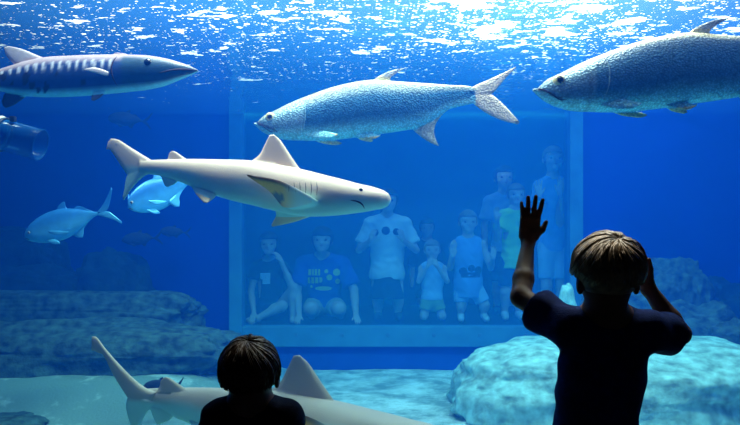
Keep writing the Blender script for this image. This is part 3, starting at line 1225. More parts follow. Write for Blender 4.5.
def jack(label, px, py, s, d, slope, yaw=0.0, dark=None, group='silver jacks at mid water', name='jack_fish', foreshort=1.0, tl=1.0):
    """heading left, snout at 0,0, standard length 80"""
    c_, s_ = math.cos(slope), math.sin(slope)

    def Q(x, y):
        x *= foreshort
        return (px + s * (x * c_ + y * s_), py + s * (-x * s_ + y * c_))
    yo = lambda u: yaw * u + .015 * math.sin(3 * u)
    PP = lambda x, y, dy=0.0: W(*Q(x, y), d + yo(x / 80) + dy)
    top = [(0, 0), (2, -4), (6, -8.5), (14, -13), (24, -16), (36, -17), (48, -15), (60, -10.5), (70, -5.5), (76, -2.8), (82, -2.4)]
    bot = [(0, 1.5), (2, 4), (8, 8), (18, 12), (30, 14), (42, 13.5), (54, 9.5), (64, 5), (72, 1.5), (77, .8), (82, 1)]
    sc_ = s / FPX * d
    wd = lambda u: sc_ * (1 + 6.2 * math.sin(math.pi * min(u, 1) ** .6) ** .8) * (1 - .7 * smoothstep(.55, 1, u))
    body = loft_body([Q(*p) for p in top], [Q(*p) for p in bot], wd, d, yo, nst=60, nr=28)
    th = .003 * s
    fins = [
        loft_fin([PP(36, -14), PP(41, -20), PP(47, -22.5)], [PP(50, -12), PP(48, -16.5), PP(48.5, -21.5)], th),
        loft_fin([PP(52, -11), PP(58, -14), PP(62, -13)], [PP(74, -3), PP(68, -8), PP(64, -11.5)], th * .6),
        loft_fin([PP(44, 10), PP(50, 16), PP(55, 17.5)], [PP(72, 0), PP(60, 8), PP(57, 14)], th),
        loft_fin([PP(18, 9, -.02), PP(25, 15, -.03), PP(31, 17, -.03)], [PP(28, 11, -.02), PP(30, 13, -.03), PP(32, 16, -.03)], th),
        loft_fin([PP(24, 1, -.045), PP(34, 4, -.06), PP(44, 8, -.065)], [PP(25, 4, -.045), PP(32, 8, -.06), PP(43, 9, -.065)], th),
        loft_fin([PP(76, -2), PP(84, -8 * tl), PP(91, -15 * tl), PP(97, -22 * tl)], [PP(81, 1), PP(88, -3), PP(93, -11 * tl), PP(97.5, -20 * tl)], th * 1.2),
        loft_fin([PP(76, 1), PP(84, 6), PP(91, 11), PP(96, 16)], [PP(81, -2), PP(88, 1), PP(93, 8), PP(97, 14)], th * 1.2),
    ]
    root = empty(name, PP(40, 0), label, 'fish', group)

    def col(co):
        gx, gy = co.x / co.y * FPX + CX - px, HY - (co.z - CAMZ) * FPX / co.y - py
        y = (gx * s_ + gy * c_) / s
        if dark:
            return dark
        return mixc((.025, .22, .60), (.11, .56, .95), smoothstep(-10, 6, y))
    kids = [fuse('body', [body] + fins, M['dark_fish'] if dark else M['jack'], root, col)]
    for sd in (-1, 1):
        e = on_skin(kids[0], [PP(7.5, -2)], sd)[0]
        kids.append(strip_eye(root, e - Vector((0, sd * .9 * sc_, 0)), 1.6 * sc_, (0, sd, 0), ring=(.5, .5, .45) if not dark else (.05, .05, .05)))
    skin_line('mouth', kids[0], [PP(.4, 1.2), PP(2.5, 2.6), PP(4, 3.6), PP(5, 4.2)], .4 * sc_, root, kids)
    finish(root, kids)
    return root


def barracuda():
    d = 3.15
    yo = lambda u: .05 * math.sin(u * 3)
    us = lambda x: (198 - x) / 214.
    PP = lambda x, y, dy=0.0: W(x, y, d + yo(us(x)) + dy)
    top = [(198, 70), (190, 66), (180, 62.5), (165, 58.5), (150, 56), (130, 55), (100, 55), (70, 56), (45, 57.5), (20, 63), (0, 69), (-16, 73)]
    bot = [(198, 71.5), (190, 75.5), (180, 79.5), (165, 85.5), (150, 89), (130, 91.5), (105, 94), (80, 96), (50, 97), (25, 96), (0, 91), (-16, 86)]
    sc_ = d / FPX
    wd = lambda u: sc_ * np.interp(u, [0, .03, .1, .25, .5, .75, .9, 1], [1.2, 4, 9, 13.5, 15, 11.5, 6, 3.5])
    body = loft_body(top, bot, wd, d, yo, nst=110, nr=44)
    fins = [
        loft_fin([PP(52, 61), PP(38, 55.5), PP(22, 49), PP(8, 46)], [PP(16, 66), PP(11, 61), PP(6, 55), PP(4, 48)], .007),
        loft_fin([PP(132, 58), PP(126, 54), PP(118, 52.5)], [PP(110, 58), PP(112, 55), PP(115, 53)], .004),
        loft_fin([PP(34, 92), PP(24, 98), PP(14, 105), PP(6, 108)], [PP(8, 88), PP(4, 95), PP(2, 101), PP(3, 106)], .007),
        loft_fin([PP(106, 91, -.02), PP(101, 97, -.04), PP(94, 101, -.05)], [PP(95, 91, -.02), PP(92, 95, -.04), PP(91, 100, -.05)], .005),
        loft_fin([PP(106, 91, .02), PP(92, 94, .05), PP(82, 94.5, .06)], [PP(97, 88, .03), PP(89, 89.5, .05), PP(81, 93, .06)], .005),
        loft_fin([PP(113, 74, -.05), PP(104, 70, -.075), PP(94, 67.5, -.09), PP(84, 69, -.10)], [PP(112, 78, -.05), PP(103, 75, -.075), PP(94, 72.5, -.09), PP(85, 70, -.10)], .005),
        loft_fin([PP(-10, 76), PP(-25, 64), PP(-42, 54), PP(-58, 48)], [PP(-19, 84), PP(-28, 76), (PP(-42, 64)), PP(-57, 50)], .008),
        loft_fin([PP(-10, 82), PP(-25, 92), PP(-40, 102), PP(-54, 110)], [PP(-19, 75), PP(-28, 83), (PP(-40, 94)), PP(-54, 108)], .008),
    ]
    root = empty('barracuda', PP(90, 76), 'long slim barracuda with barred back and dark blotches under the surface', 'fish')
    spots = [(3, 77, 3.2), (26, 76, 3.6), (32, 86, 3), (38, 90, 2.4), (46, 87, 3), (45, 91, 2.2), (83, 81, 2.6), (56, 74, 1.4), (25, 82, 2.5), (12, 84, 2)]

    def col(co):
        x, y = co.x / co.y * FPX + CX, HY - (co.z - CAMZ) * FPX / co.y
        tp = np.interp(x, [p[0] for p in top[::-1]], [p[1] for p in top[::-1]])
        bt = np.interp(x, [p[0] for p in bot[::-1]], [p[1] for p in bot[::-1]])
        v = (y - tp) / max(bt - tp, 1)
        back, side, belly = (.46, .36, .40), (.015, .055, .19), (.30, .85, .88)
        c = mixc(back, side, smoothstep(.04, .20, v))
        if x < 112 and .12 < v < .36:
            b = smoothstep(.15, .8, math.sin(x * 2 * math.pi / 8.3))
            c = mixc(c, (.75, .78, .85), b * .9 * (1 - smoothstep(.28, .36, v)))
        if x > 118:
            c = mixc(c, (.012, .065, .12), smoothstep(-.02, .10, v) * smoothstep(118, 124, x))
        c = mixc(c, belly, smoothstep(.76, .93, v))
        for sx, sy, r in spots:
            q = math.hypot(x - sx, (y - sy) * .8) + .8 * noise.noise(Vector((x * .5, y * .5, 0)))
            if co.y < d + .03 and q < r:
                c = (.015, .02, .04)
        if v > 1.08 or (76 < x < 107 and v > .80 and abs(co.y - (d + yo(us(x)))) > .03 and v > 1.0) or (x < 40 and v > 1.02):
            c = (.02, .03, .06)
        if v < -.08:
            c = (.50, .46, .50)
        if co.y < d + yo(us(x)) - wd(us(x)) - .003 and 66 < y < 80 and 83 < x < 113:
            c = (.95, .78, .72)
        if x < -18:
            c = (.1, .12, .18)
        return c
    kids = [fuse('body', [body] + fins, M['barracuda'], root, col)]
    for sd in (-1, 1):
        e = on_skin(kids[0], [PP(151, 65.5)], sd)[0]
        kids.append(eye_obj('eye', e - Vector((0, sd * 3.0 * sc_, 0)), 4.8 * sc_, (0, sd, 0), root, iris=(.006, .008, .015), white=(.12, .14, .18), cut=.45))
    skin_line('mouth', kids[0], [PP(x, y) for x, y in catmull([(196.5, 70.5), (190, 70.8), (181, 71.5), (172, 73), (163, 75.5)], 16)], .0050, root, kids)
    skin_line('gill_cover_edge', kids[0], [PP(118.5 - 5 * math.cos((y - 73) / 13 * 1.2) + 3, y) for y in np.linspace(59, 88, 16)], .0040, root, kids)
    finish(root, kids)


# ---------------------------------------------------------------- rocks
def rock(label, x0, y0, x1, y1, d, depth=.5, boxy=.6, seed=0, m='rock', rough=.10, name='rock', flat=0.0, group=None, to_floor=True):
    """a boulder whose outline spans the pixel box (x0,y0)-(x1,y1) at distance d"""
    a, b = W(x0, y0, d), W(x1, y1, d)
    lo = b.z
    if to_floor:
        lo = min(lo, .16)
    c = Vector(((a.x + b.x) / 2, d + depth * .3, (a.z + lo) / 2))
    r = Vector(((b.x - a.x) / 2, depth, (a.z - lo) / 2))
    bm = bmesh.new()
    bmesh.ops.create_icosphere(bm, subdivisions=6, radius=1)
    for v in bm.verts:
        p = v.co.normalized()
        q = Vector([math.copysign(abs(t) ** boxy, t) for t in p])
        n1 = noise.noise(q * 1.3 + Vector((seed * 7.1, 0, 3)))
        n2 = noise.fractal(q * 3.1 + Vector((seed * 3.3, 5, 1)), 1.0, 2.0, 5)
        n3 = noise.fractal(q * 9 + Vector((seed, 2, 4)), .9, 2.0, 4)
        q = q * (1 + rough * n1 * 1.8 + rough * .9 * n2 + rough * .22 * n3)
        w = Vector((q.x * r.x, q.y * r.y, q.z * r.z))
        # layered ledges
        w.z += (.005 if m == 'rock_pale' else .012) * math.sin((w.z + .06 * n1) * 42)
        v.co = w
    me = bpy.data.meshes.new(name)
    bm.to_mesh(me)
    bm.free()
    me.materials.append(M[m])
    me.shade_smooth()
    o = bpy.data.objects.new(name, me)
    o.location = c
    link(o)
    return tag(o, label, 'rock', group)


# ---------------------------------------------------------------- the setting
PANE_Y0, PANE_Y1 = 2.30, 2.36          # near acrylic
BACK_Y = 6.05                          # inner face of the far wall
TX = 4.6                               # half width of the tank
SURF_Z = 2.36
FARZ = .55                             # gallery floor on the far side

box('floor', (-TX, -1.6, -.05), (TX, 2.28, 0), M['carpet'], kind='structure')
box('wall_front_lower', (-TX, 2.28, -.05), (TX, 2.38, .42), M['hall'], kind='structure')
box('wall_front_upper', (-TX, 2.28, 2.42), (TX, 2.38, 4.4), M['hall'], kind='structure')
box('wall_rear', (-TX, -1.7, -.05), (TX, -1.6, 4.4), M['hall'], kind='structure')
box('ceiling', (-TX, -1.7, 4.4), (TX, 8.4, 4.5), M['hall'], kind='structure')
for nm, xa, xb in (('wall_left', -TX - .1, -TX), ('wall_right', TX, TX + .1)):
    box(nm, (xa, -1.7, -.05), (xb, 2.38, 4.4), M['hall'], kind='structure')
    box(nm + '_tank', (xa, 2.38, -.05), (xb, BACK_Y, 4.4), M['tank_paint'], kind='structure')
    box(nm + '_gallery', (xa, BACK_Y + .12, -.05), (xb, 8.4, 4.4), M['far_hall'], kind='structure')
w1 = box('window_1', (-TX, PANE_Y0, .42), (TX, PANE_Y1, 2.42), M['pane'], kind='structure')

# far wall of the tank with its viewing window
wx0, wx1 = W(243, 0, BACK_Y).x, W(568, 0, BACK_Y).x
fx0, fx1 = W(229, 0, BACK_Y - .05).x, W(583, 0, BACK_Y - .05).x
zs = W(0, 326, BACK_Y).z
zt = 2.62
box('wall_back_lower', (-TX, BACK_Y, -.05), (TX, BACK_Y + .12, zs - .17), M['kerb'], kind='structure')
box('wall_back_left', (-TX, BACK_Y, zs - .17), (fx0, BACK_Y + .12, 2.75), M['tank_paint'], kind='structure')
box('wall_back_right', (fx1, BACK_Y, zs - .17), (TX, BACK_Y + .12, 2.75), M['tank_paint'], kind='structure')
box('wall_back_upper', (-TX, BACK_Y, 2.75), (TX, BACK_Y + .12, 4.4), M['upper_hall'], kind='structure')
fr = bpy.data.objects.new('window_2', None)
fr.location = ((wx0 + wx1) / 2, BACK_Y, zs)
link(fr)
fr['kind'] = 'structure'


def fpart(name, lo, hi, m, bevel=0.0):
    o = box(name, lo, hi, m, fr, bevel=bevel)
    o.data.transform(Matrix.Translation(-fr.location))
    return o


fpart('post', (fx0, BACK_Y - .06, zs - .17), (wx0, BACK_Y + .12, 2.75), M['frame_paint'], .006)
fpart('post', (wx1, BACK_Y - .06, zs - .17), (fx1, BACK_Y + .12, 2.75), M['frame_paint'], .006)
fpart('sill', (wx0, BACK_Y - .06, zs - .17), (wx1, BACK_Y + .12, zs), M['frame_paint'], .006)
fpart('header', (wx0, BACK_Y - .02, 2.60), (wx1, BACK_Y + .12, 2.75), M['frame_paint'], .006)
fpart('pane', (wx0, BACK_Y + .03, zs), (wx1, BACK_Y + .08, 2.60), M['hazy'])
for px in (296, 342, 388, 434, 480, 526):
    c = W(px, 335, BACK_Y - .06)
    bm = bmesh.new()
    bmesh.ops.create_cone(bm, cap_ends=True, segments=12, radius1=.018, radius2=.014, depth=.014,
                          matrix=Matrix.Translation(c - fr.location) @ Matrix.Rotation(math.pi / 2, 4, 'X'))
    me = bpy.data.meshes.new('bolt')
    bm.to_mesh(me)
    bm.free()
    me.materials.append(M['bolt'])
    link(bpy.data.objects.new('bolt', me), fr)

box('floor_gallery', (-TX, BACK_Y + .12, FARZ - .6), (TX, 8.4, FARZ), M['carpet'], kind='structure')
box('wall_gallery', (-TX, 8.4, FARZ - .6), (TX, 8.5, 4.4), M['far_hall'], kind='structure')


# rippled surface
def grid_obj(name, x0, x1, y0, y1, nx, ny, zf, m):
    V, F = [], []
    for j in range(ny + 1):
        for i in range(nx + 1):
            x, y = x0 + (x1 - x0) * i / nx, y0 + (y1 - y0) * j / ny
            V.append((x, y, zf(x, y)))
    for j in range(ny):
        for i in range(nx):
            a = j * (nx + 1) + i
            F.append((a, a + 1, a + nx + 2, a + nx + 1))
    return mesh_obj(name, V, F, m)


def ripple(x, y):
    p = Vector((x, y, 0))
    return SURF_Z + .010 * noise.noise(p * 1.7) + .007 * noise.noise(p * 4.1 + Vector((3, 1, 0))) + .0035 * noise.noise(p * 9.7)


sf = grid_obj('water_surface', -TX, TX, PANE_Y1 + .02, BACK_Y, 220, 110, ripple, M['surface'])
sf['kind'] = 'structure'
wb = box('water', (-TX + .01, PANE_Y1 + .025, .06), (TX - .01, BACK_Y - .005, SURF_Z - .02), M['water'], kind='stuff')


def sandz(x, y):
    p = Vector((x, y, 0))
    z = .17 + .03 * noise.noise(p * .9) + .012 * noise.noise(p * 3.1) + .006 * noise.noise(p * 9)
    rise = max(0, min(1, (-.55 - x) / .8)) * max(0, min(1, (y - 3.95) / .75))
    return z + .21 * rise * rise * (3 - 2 * rise)


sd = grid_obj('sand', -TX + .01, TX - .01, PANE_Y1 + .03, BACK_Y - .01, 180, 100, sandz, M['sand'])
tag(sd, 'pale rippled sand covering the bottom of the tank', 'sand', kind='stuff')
box('floor_tank', (-TX, PANE_Y1, -.05), (TX, BACK_Y, .05), M['kerb'], kind='structure')

# ---------------------------------------------------------------- rocks
LG = 'dark rocks stepped along the left side'
rock('long flat-topped rock ledge lying below the silver jacks', -120, 292, 196, 360, 5.45, .36, .42, 1, 'rock', .09, 'rock_ledge')
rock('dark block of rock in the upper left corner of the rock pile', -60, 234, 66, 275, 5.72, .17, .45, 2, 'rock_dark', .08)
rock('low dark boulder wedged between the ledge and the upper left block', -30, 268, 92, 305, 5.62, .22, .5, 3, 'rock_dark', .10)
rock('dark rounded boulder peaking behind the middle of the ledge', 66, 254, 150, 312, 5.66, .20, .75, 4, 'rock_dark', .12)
rock('broad sloping rock apron in front of the ledge, left of the window', -110, 322, 246, 400, 4.95, .45, .75, 5, 'rock', .10, 'rock_ledge')
rock('low mottled rock at the bottom left edge of the sand', -60, 424, 26, 450, 3.9, .3, .7, 6, 'rock', .12)
#rock('small rounded rock on the apron at the left edge', 8, 350, 62, 392, 4.2, .22, .7, 16, 'rock', .12)
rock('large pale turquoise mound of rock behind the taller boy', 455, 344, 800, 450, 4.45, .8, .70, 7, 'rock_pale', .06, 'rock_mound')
rock('rounded grey boulder beside the taller boy\'s raised right elbow', 638, 262, 706, 330, 5.65, .25, .7, 8, 'rock', .12)
rock('squat dark boulder at the right edge of the far rock pile', 690, 284, 775, 345, 5.7, .22, .6, 9, 'rock_dark', .12)
rock('angular slab rock lying on the pale mound\'s right end', 695, 322, 800, 372, 5.0, .3, .55, 10, 'rock', .14)
rock('low rock between the boulder and the slab, right of the taller boy', 655, 306, 742, 350, 5.35, .25, .7, 11, 'rock', .13)
rock('wide low rock behind the taller boy\'s shoulders', 575, 296, 672, 350, 5.55, .25, .7, 12, 'rock', .12)
rock('pointed pale rock standing beside the right window post', 557, 283, 580, 340, 5.2, .10, 1.0, 13, 'rock_pale', .06)

# ---------------------------------------------------------------- fish
tarpon('silver tarpon seen whole in the centre, just above the upper shark', 257, 123, 1.0, 3.5)
tarpon('largest silver tarpon cut off by the right edge of the picture', 537, 89, 1.297, 2.95, bend=.03, back=(.08, .15, .22), side=(.06, .21, .34))
shark('pale sandbar shark in the middle of the tank swimming past the window', 172, 159, 1.0, 3.05)
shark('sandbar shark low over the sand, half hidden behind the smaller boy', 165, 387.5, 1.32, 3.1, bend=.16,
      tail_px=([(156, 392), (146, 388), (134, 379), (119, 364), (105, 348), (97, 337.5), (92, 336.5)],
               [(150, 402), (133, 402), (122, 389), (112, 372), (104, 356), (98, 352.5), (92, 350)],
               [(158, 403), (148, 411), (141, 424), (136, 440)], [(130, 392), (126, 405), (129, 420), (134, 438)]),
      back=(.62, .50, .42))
jack('silver blue jack fish seen whole left of the upper shark', 25, 237, 1.0, 3.9, .30)
jack('silver jack fish partly hidden behind the upper shark\'s tail', 128, 207, 1.04, 3.7, .37, yaw=.26, foreshort=.84, tl=.5)
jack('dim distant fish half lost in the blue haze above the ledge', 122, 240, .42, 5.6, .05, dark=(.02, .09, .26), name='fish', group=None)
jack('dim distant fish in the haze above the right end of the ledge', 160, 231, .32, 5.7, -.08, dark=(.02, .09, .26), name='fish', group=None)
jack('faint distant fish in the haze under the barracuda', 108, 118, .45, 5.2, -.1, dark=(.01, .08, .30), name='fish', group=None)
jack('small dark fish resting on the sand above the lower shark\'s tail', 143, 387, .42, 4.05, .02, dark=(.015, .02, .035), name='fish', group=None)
barracuda()

# clear plastic tube hanging at the left edge
tb = empty('plastic_tube', W(10, 138, 3.3), 'clear blue plastic tube with a white strap at the left edge under the barracuda', 'tube')
A0, A1 = W(-60, 117, 3.3), W(40, 145, 3.3)
ax = (A1 - A0).normalized()
n_ = 40
R0, R1 = .073, .068
v, f = [], []
u1 = ax.cross(Vector((0, 1, 0))).normalized()
u2 = ax.cross(u1)
for (p, r) in ((A0, R0), (A1, R0), (A1, R1), (A0, R1)):
    for k in range(n_):
        t = 2 * math.pi * k / n_
        v.append(p + u1 * math.cos(t) * r + u2 * math.sin(t) * r)
for q in range(4):
    for k in range(n_):
        a, b = q * n_ + k, q * n_ + (k + 1) % n_
        f.append((a, b, (b + n_) % (4 * n_), (a + n_) % (4 * n_)))
kids = [mesh_obj('tube_wall', v, f, M['tube'], tb)]


def ring(name, c, r, th, m, w=.01, seg=40):
    pts = [c + u1 * math.cos(t) * r + u2 * math.sin(t) * r for t in np.linspace(0, 2 * math.pi, seg)]
    v, f = tube_geo(pts, th, 8)
    return mesh_obj(name, v, f, m, tb)


kids.append(ring('rim', A1, .0715, .005, M['tube']))
kids.append(ring('strap', A0 + ax * .285, .076, .008, M['strap']))
kids.append(ring('clamp', A0 + ax * .305, .077, .006, M['black_plastic']))
b = box('clamp_screw', (-.012, -.012, -.012), (.012, .012, .012), M['black_plastic'], tb, bevel=.004)
b.data.transform(Matrix.Translation(W(13, 119, 3.26)))
kids.append(b)
reloc(tb, kids)

# ---------------------------------------------------------------- the two boys at the glass
SKN = dict(skin='skin')
yg = PANE_Y0 - .012
J = dict(head=W(607, 274, 1.90), neck=W(607, 313, 1.95), sl=W(567, 329, 1.97), sr=W(648, 332, 1.97),
         el=W(521, 297, 2.10), wl=W(527.5, 241, yg), er=W(680, 334, 2.06), wr=W(647, 286, 2.10),
         pelvis=(.60, 1.95, .60), kl=(.52, 1.98, .33), kr=(.69, 1.98, .33), al=(.52, 1.93, .075), ar=(.69, 1.93, .075),
         tl=(.50, 2.05, .035), tr=(.72, 2.05, .035))
J['wl'].y = yg - .012
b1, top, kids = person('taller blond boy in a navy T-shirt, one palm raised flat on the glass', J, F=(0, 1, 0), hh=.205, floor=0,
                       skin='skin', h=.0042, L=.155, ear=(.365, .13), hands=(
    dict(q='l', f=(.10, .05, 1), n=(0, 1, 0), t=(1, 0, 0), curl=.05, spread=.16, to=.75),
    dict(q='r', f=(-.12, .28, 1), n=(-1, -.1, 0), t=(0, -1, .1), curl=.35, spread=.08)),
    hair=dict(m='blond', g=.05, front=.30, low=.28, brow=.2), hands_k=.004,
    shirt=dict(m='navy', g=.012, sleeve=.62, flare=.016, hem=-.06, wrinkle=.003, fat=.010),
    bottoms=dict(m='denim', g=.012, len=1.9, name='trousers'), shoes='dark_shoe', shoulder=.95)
Hc = Vector(J['head'])
hc = Hc + Vector((-.001, -.010, .016))
hair_strands(b1, hc, (.0915, .103, .094), (.05, -.62, .8), 1700, M['blond'], .42, 5, .0021, .55)

J = dict(head=W(250, 373, 1.98), neck=W(250, 400, 2.00), sl=W(219, 418, 2.01), sr=W(286, 418, 2.01),
         el=W(205, 462, 2.08), wl=W(210, 440, yg - .015), er=W(298, 462, 2.08), wr=W(293, 440, yg - .015),
         pelvis=(-.335, 2.0, .43), kl=(-.395, 2.04, .235), kr=(-.275, 2.04, .235), al=(-.40, 1.98, .065), ar=(-.27, 1.98, .065),
         tl=(-.41, 2.08, .03), tr=(-.26, 2.08, .03))
for q in ('wl', 'wr'):
    J[q].z = .47
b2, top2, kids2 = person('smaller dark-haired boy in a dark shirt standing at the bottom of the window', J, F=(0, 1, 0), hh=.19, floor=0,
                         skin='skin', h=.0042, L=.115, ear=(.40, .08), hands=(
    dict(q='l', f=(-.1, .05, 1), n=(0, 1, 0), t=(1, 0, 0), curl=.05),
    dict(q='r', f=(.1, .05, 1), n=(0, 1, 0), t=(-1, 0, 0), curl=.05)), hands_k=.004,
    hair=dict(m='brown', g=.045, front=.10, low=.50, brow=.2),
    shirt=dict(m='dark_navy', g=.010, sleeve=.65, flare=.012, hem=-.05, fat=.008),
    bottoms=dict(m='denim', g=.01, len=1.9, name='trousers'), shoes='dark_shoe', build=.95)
Hc = Vector(J['head'])
hair_strands(b2, Hc + Vector((0, -.008, .009)), (.0835, .091, .093), (.02, -.45, .9), 1500, M['brown'], .42, 9, .0018, .5)

# ---------------------------------------------------------------- visitors behind the far window
G = 'visitors watching through the far window'
PY = BACK_Y + .12
D0 = PY + .07


def P(x, y, d):
    return np.array(W(x, y, d))


def legs(J, xl, xr, d, yk=None, toe=.09):
    """standing legs straight down to the gallery floor"""
    x0, x1 = P(xl, 250, d)[0], P(xr, 250, d)[0]
    hz = J['pelvis'][2]
    kz = (hz - FARZ) * .48 + FARZ
    for q, x in (('l', x0), ('r', x1)):
        J['k' + q] = np.array((x, d - .02, kz))
        J['a' + q] = np.array((x, d + .02, FARZ + .07))
        J['t' + q] = np.array((x + (.01 if q == 'r' else -.01), d - toe, FARZ + .032))
    return J


# seated girl, elbow on her knee, chin on her hand
d = 6.55
J = dict(head=P(269, 244, d - .08), neck=P(268, 259, d), sl=P(256, 268, d), sr=P(283, 268, d),
         el=P(251, 292, d - .05), wl=P(254, 314, D0 + .04), er=P(291, 284, d - .18), wr=P(281, 261, d - .22),
         pelvis=P(270, 314, d), kl=P(282, 306, D0 + .09), al=P(258, 318, D0 + .06), kr=P(294, 288, D0 + .14), ar=P(293, 319, D0 + .10),
         tl=P(248, 320, D0 + .05), tr=P(292, 321, D0 + .03))
r, top, k = person('seated girl in a dark shirt with a pale badge, chin on her hand', J, hh=.20, floor=FARZ, hair=dict(m='hair_far', front=.12, low=.5, long=.55),
                   shirt=dict(m='black_cloth', sleeve=.5, hem=-.01), bottoms=dict(m='denim', len=.6), seat=True,
                   hands=(dict(q='l', f=(-.1, -.6, -.5), n=(0, .5, -1), t=(1, 0, 0), curl=.1), dict(q='r', f=(-.5, 0, .9), n=(-.6, .3, 0), t=(0, -1, .2), curl=.7)), group=None)
decals('badge', top, [rect_xz(260, 273, 270, 284, d - .1)], M['badge'], r, lift=.01)

# kneeling child in blue T-shirt
d = 6.5
J = dict(head=P(322, 240, d - .12), neck=P(322, 256, d), sl=P(303, 264, d), sr=P(343, 264, d),
         el=P(297, 290, d - .10), wl=P(299, 316, D0 + .05), er=P(354, 290, d - .10), wr=P(356, 316, D0 + .05),
         pelvis=P(324, 306, d + .08), kl=P(311, 309, D0 + .13), kr=P(339, 309, D0 + .13), al=P(312, 320, d + .12), ar=P(340, 320, d + .12),
         tl=P(312, 321, d + .22), tr=P(340, 321, d + .22))
J['al'][2] = J['ar'][2] = FARZ + .05
J['tl'][2] = J['tr'][2] = FARZ + .04
r, top, k = person('kneeling visitor in a blue T-shirt with yellow print, arms straight down', J, hh=.225, floor=FARZ,
                   hair=dict(m='hair_far', front=.13, low=.45, long=.35, brow=.16), build=1.15,
                   shirt=dict(m='blue_cloth', sleeve=.85, hem=.02, flare=.02), bottoms=dict(m='khaki', len=.75),
                   hands=(dict(q='l', f=(-.1, -.8, -.4), n=(0, .3, -1), t=(1, 0, 0), curl=.1), dict(q='r', f=(.2, -.8, -.4), n=(0, .3, -1), t=(-1, 0, 0), curl=.1)), seat=True)
sh = []
for (x0, x1, y0, y1) in ((309, 312, 269, 275), (313, 314.5, 269, 275), (315.5, 318, 269, 275), (319, 321, 269, 275), (308.5, 311, 277, 283), (312, 315, 277, 283), (316, 319, 277, 283), (320, 323, 277, 282), (311, 313, 285, 287.5)):
    sh.append(rect_xz(x0, y0, x1, y1, d))
sh += [circle_xz(337, 272, 3.6, d), circle_xz(330, 277, 3, d), circle_xz(338, 281, 2.6, d), circle_xz(327, 271, 2, d)]
sh.append([(x, z) for x, z in [(P(324 + 8.5 * math.cos(t), 288 + 2.2 * math.sin(t), d)[0], P(324 + 8.5 * math.cos(t), 288 + 2.2 * math.sin(t), d)[2]) for t in np.linspace(0, 6.28, 14)[:-1]]])
decals('shirt_print', top, sh, M['print_yellow'], r)

# standing girl in a white T-shirt
d = 6.5
J = dict(head=P(388, 201, d - .02), neck=P(387, 216, d), sl=P(370, 224, d), sr=P(405, 224, d),
         el=P(359, 250, d - .02), wl=P(371, 240, d - .16), er=P(416, 250, d - .02), wr=P(403, 240, d - .16), pelvis=P(387, 276, d))
legs(J, 378, 398, d)
r, top, k = person('standing girl in a white T-shirt with three dark circles, hands at her chest', J, hh=.215, floor=FARZ, hair=dict(m='hair_far', front=.12, low=.5, long=.5),
                   shirt=dict(m='white_cloth', sleeve=.75, hem=-.03, flare=.018, fat=.012), bottoms=dict(m='black_cloth', len=.95, skirt=True, name='skirt'), shoes='dark_shoe',
                   hands=(dict(q='l', f=(.3, 0, 1), n=(0, 1, 0), t=(1, 0, 0), curl=.5), dict(q='r', f=(-.3, 0, 1), n=(0, 1, 0), t=(-1, 0, 0), curl=.5)), L=.12)
decals('shirt_print', top, [circle_xz(375, 233, 3.6, d), circle_xz(385.5, 231, 4.2, d), circle_xz(396, 232, 3.6, d)], M['print_dark'], r)

# dim standing child behind
d = 7.3
J = dict(head=P(427, 228, d), neck=P(427, 240, d), sl=P(416, 248, d), sr=P(438, 248, d), el=P(412, 268, d), wl=P(412, 286, d - .05), er=P(442, 268, d), wr=P(442, 286, d - .05), pelvis=P(427, 284, d))
legs(J, 422, 433, d)
person('dim dark-clothed child standing behind the toddler, only the face showing', J, hh=.19, floor=FARZ, hair=dict(m='hair_far'), shirt=dict(m='black_cloth', sleeve=.9), bottoms=dict(m='black_cloth', len=.9), shoes='dark_shoe', h=.010)

# toddler with hands at the mouth
d = 6.38
J = dict(head=P(432, 250, d), neck=P(432, 263, d), sl=P(422, 269, d), sr=P(443, 269, d), el=P(419, 281, d - .07), wl=P(428, 266, d - .14), er=P(447, 281, d - .07), wr=P(437, 266, d - .14),
         pelvis=P(432, 302, d), kl=P(424, 314, d - .02), kr=P(442, 314, d - .02), al=P(424, 320, d + .14), ar=P(442, 320, d + .14))
J['kl'][2] = J['kr'][2] = FARZ + .06
J['al'][2] = J['ar'][2] = FARZ + .045
J['tl'], J['tr'] = J['al'] + (0, .08, -.01), J['ar'] + (0, .08, -.01)
person('kneeling toddler in a pale top and green shorts, both hands over the mouth', J, hh=.178, floor=FARZ, hair=dict(m='hair_fair', g=.04),
       shirt=dict(m='pale_blue', sleeve=0, hem=.02), bottoms=dict(m='olive', len=.6), h=.0065, L=.085, build=.85, seat=True,
       hands=(dict(q='l', f=(.35, .1, 1), n=(.3, 1, 0), t=(1, 0, .2), curl=.2), dict(q='r', f=(-.35, .1, 1), n=(-.3, 1, 0), t=(-1, 0, .2), curl=.2)))

# child in a blue tank top
d = 6.42
J = dict(head=P(468, 222, d), neck=P(468, 237, d), sl=P(455, 245, d), sr=P(482, 245, d), el=P(450, 268, d - .04), wl=P(453, 256, D0 + .015), er=P(491, 268, d - .04), wr=P(493, 258, D0 + .015), pelvis=P(468, 286, d))
legs(J, 461, 484, d)
r, top, k = person('child in a long blue tank top, both palms up against the far glass', J, hh=.205, floor=FARZ, hair=dict(m='hair_fair', g=.05),
                   shirt=dict(m='light_blue', sleeve=0, hem=-.10, fat=.012), bottoms=dict(m='pale_blue', len=.85), shoes='shoe', build=.92, L=.115,
                   hands=(dict(q='l', f=(-.15, 0, 1), n=(0, -1, 0), t=(1, 0, 0), curl=.06, spread=.2), dict(q='r', f=(.1, 0, 1), n=(0, -1, 0), t=(-1, 0, 0), curl=.06, spread=.2)))
decals('shirt_print', top, [circle_xz(462, 271, 4, d), circle_xz(470, 268, 3.5, d), circle_xz(477, 270, 4, d), rect_xz(460, 272, 479, 277, d)], M['print_dark'], r)

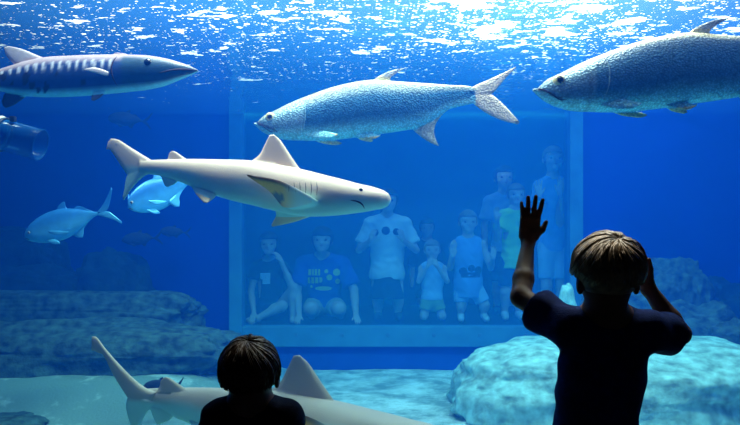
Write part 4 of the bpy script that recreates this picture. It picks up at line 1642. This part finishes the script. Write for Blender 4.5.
# adult in pale shirt behind
d = 7.2
J = dict(head=P(504, 178, d), neck=P(504, 193, d), sl=P(489, 202, d), sr=P(519, 202, d), el=P(484, 226, d), wl=P(486, 250, d - .05), er=P(524, 226, d), wr=P(524, 250, d - .05), pelvis=P(504, 252, d))
legs(J, 497, 511, d)
person('visitor in a loose pale T-shirt standing behind the green-shirted child', J, hh=.235, floor=FARZ, hair=dict(m='hair_far'), shirt=dict(m='pale_blue', sleeve=.75, flare=.02), bottoms=dict(m='denim', len=.9), shoes='dark_shoe', h=.010, build=.95)

# green shirt child
d = 6.6
J = dict(head=P(516, 195, d), neck=P(515, 209, d), sl=P(502, 217, d), sr=P(527, 217, d), el=P(497, 238, d - .08), wl=P(497, 219, D0 + .09), er=P(531, 240, d - .02), wr=P(529, 258, d - .06), pelvis=P(513, 262, d))
legs(J, 505, 519, d)
person('child in a bright green T-shirt seen beside the taller boy\'s raised hand', J, hh=.205, floor=FARZ, hair=dict(m='hair_fair', g=.05), shirt=dict(m='green_cloth', sleeve=.6, hem=-.06), bottoms=dict(m='denim', len=.8), shoes='shoe', L=.12,
       hands=(dict(q='l', f=(-.1, 0, 1), n=(0, -1, 0), t=(1, 0, 0), curl=.2),))

# tall figure at the right post with both palms on the glass
d = 6.5
J = dict(head=P(553, 159, d - .03), neck=P(553, 176, d), sl=P(539, 187, d), sr=P(569, 187, d), el=P(535, 214, d - .12), wl=P(539, 196, D0 + .015), er=P(566, 216, d - .12), wr=P(560, 193, D0 + .015), pelvis=P(553, 248, d))
legs(J, 546, 561, d)
person('tallest visitor by the right window post, both palms flat on the glass', J, hh=.225, floor=FARZ, hair=dict(m='hair_fair', g=.05), shirt=dict(m='light_blue', sleeve=.5, hem=-.03), bottoms=dict(m='pale_blue', len=.8), shoes='dark_shoe', L=.15, build=.92,
       hands=(dict(q='l', f=(-.1, 0, 1), n=(0, -1, 0), t=(1, 0, 0), curl=.05, spread=.22), dict(q='r', f=(.12, 0, 1), n=(0, -1, 0), t=(-1, 0, 0), curl=.05, spread=.22)))

# ---------------------------------------------------------------- light
def area(name, loc, size, power, color, target=None, sy=None, spread=math.pi):
    l = bpy.data.lights.new(name, 'AREA')
    l.shape = 'RECTANGLE'
    l.size, l.size_y = size, sy or size
    l.energy = power
    l.color = color
    l.spread = spread
    o = bpy.data.objects.new(name, l)
    o.location = loc
    if target is not None:
        o.rotation_euler = (Vector(target) - Vector(loc)).to_track_quat('-Z', 'Y').to_euler()
    return link(o)


area('tank_lamp', (.9, 3.35, 3.5), .9, 120, (1, .84, .66), (.9, 3.4, 0), .6)
area('tank_lamp', (-.8, 3.05, 3.7), .9, 150, (1, .86, .72), (-.8, 3.25, 0), .75)
area('tank_lamp', (2.3, 4.2, 3.9), 1.2, 65, (.8, .92, 1), (2.1, 4.1, 0), .8)
area('tank_lamp', (0, 5.1, 3.9), 2.5, 35, (.6, .85, 1), (0, 5.0, 0), .8)
area('gallery_lamp', (.3, 7.0, 4.2), 2.5, 12, (.65, .88, 1), (.2, 6.6, 0), .8)

wd_ = bpy.data.worlds.new('World')
sc.world = wd_
wd_.use_nodes = True
bg = wd_.node_tree.nodes['Background']
bg.inputs['Color'].default_value = (.02, .08, .25, 1)
bg.inputs['Strength'].default_value = .05

cam = bpy.data.cameras.new('camera')
cam.sensor_width = 36
cam.lens = 36 * FPX / 740
cam.shift_y = (HY - 212.5) / 740
co = bpy.data.objects.new('camera', cam)
co.location = (0, 0, CAMZ)
co.rotation_euler = (math.pi / 2, 0, 0)
link(co)
sc.camera = co

vs = sc.view_settings
sc.display_settings.display_device = 'sRGB'
vs.view_transform = 'Standard'
vs.look = 'None'
vs.exposure = 0.22
vs.gamma = 1
vs.use_curve_mapping = False
sc.cycles.use_denoising = True
sc.cycles.transparent_max_bounces = 24
sc.cycles.max_bounces = 10
sc.cycles.volume_bounces = 2
sc.cycles.use_adaptive_sampling = False
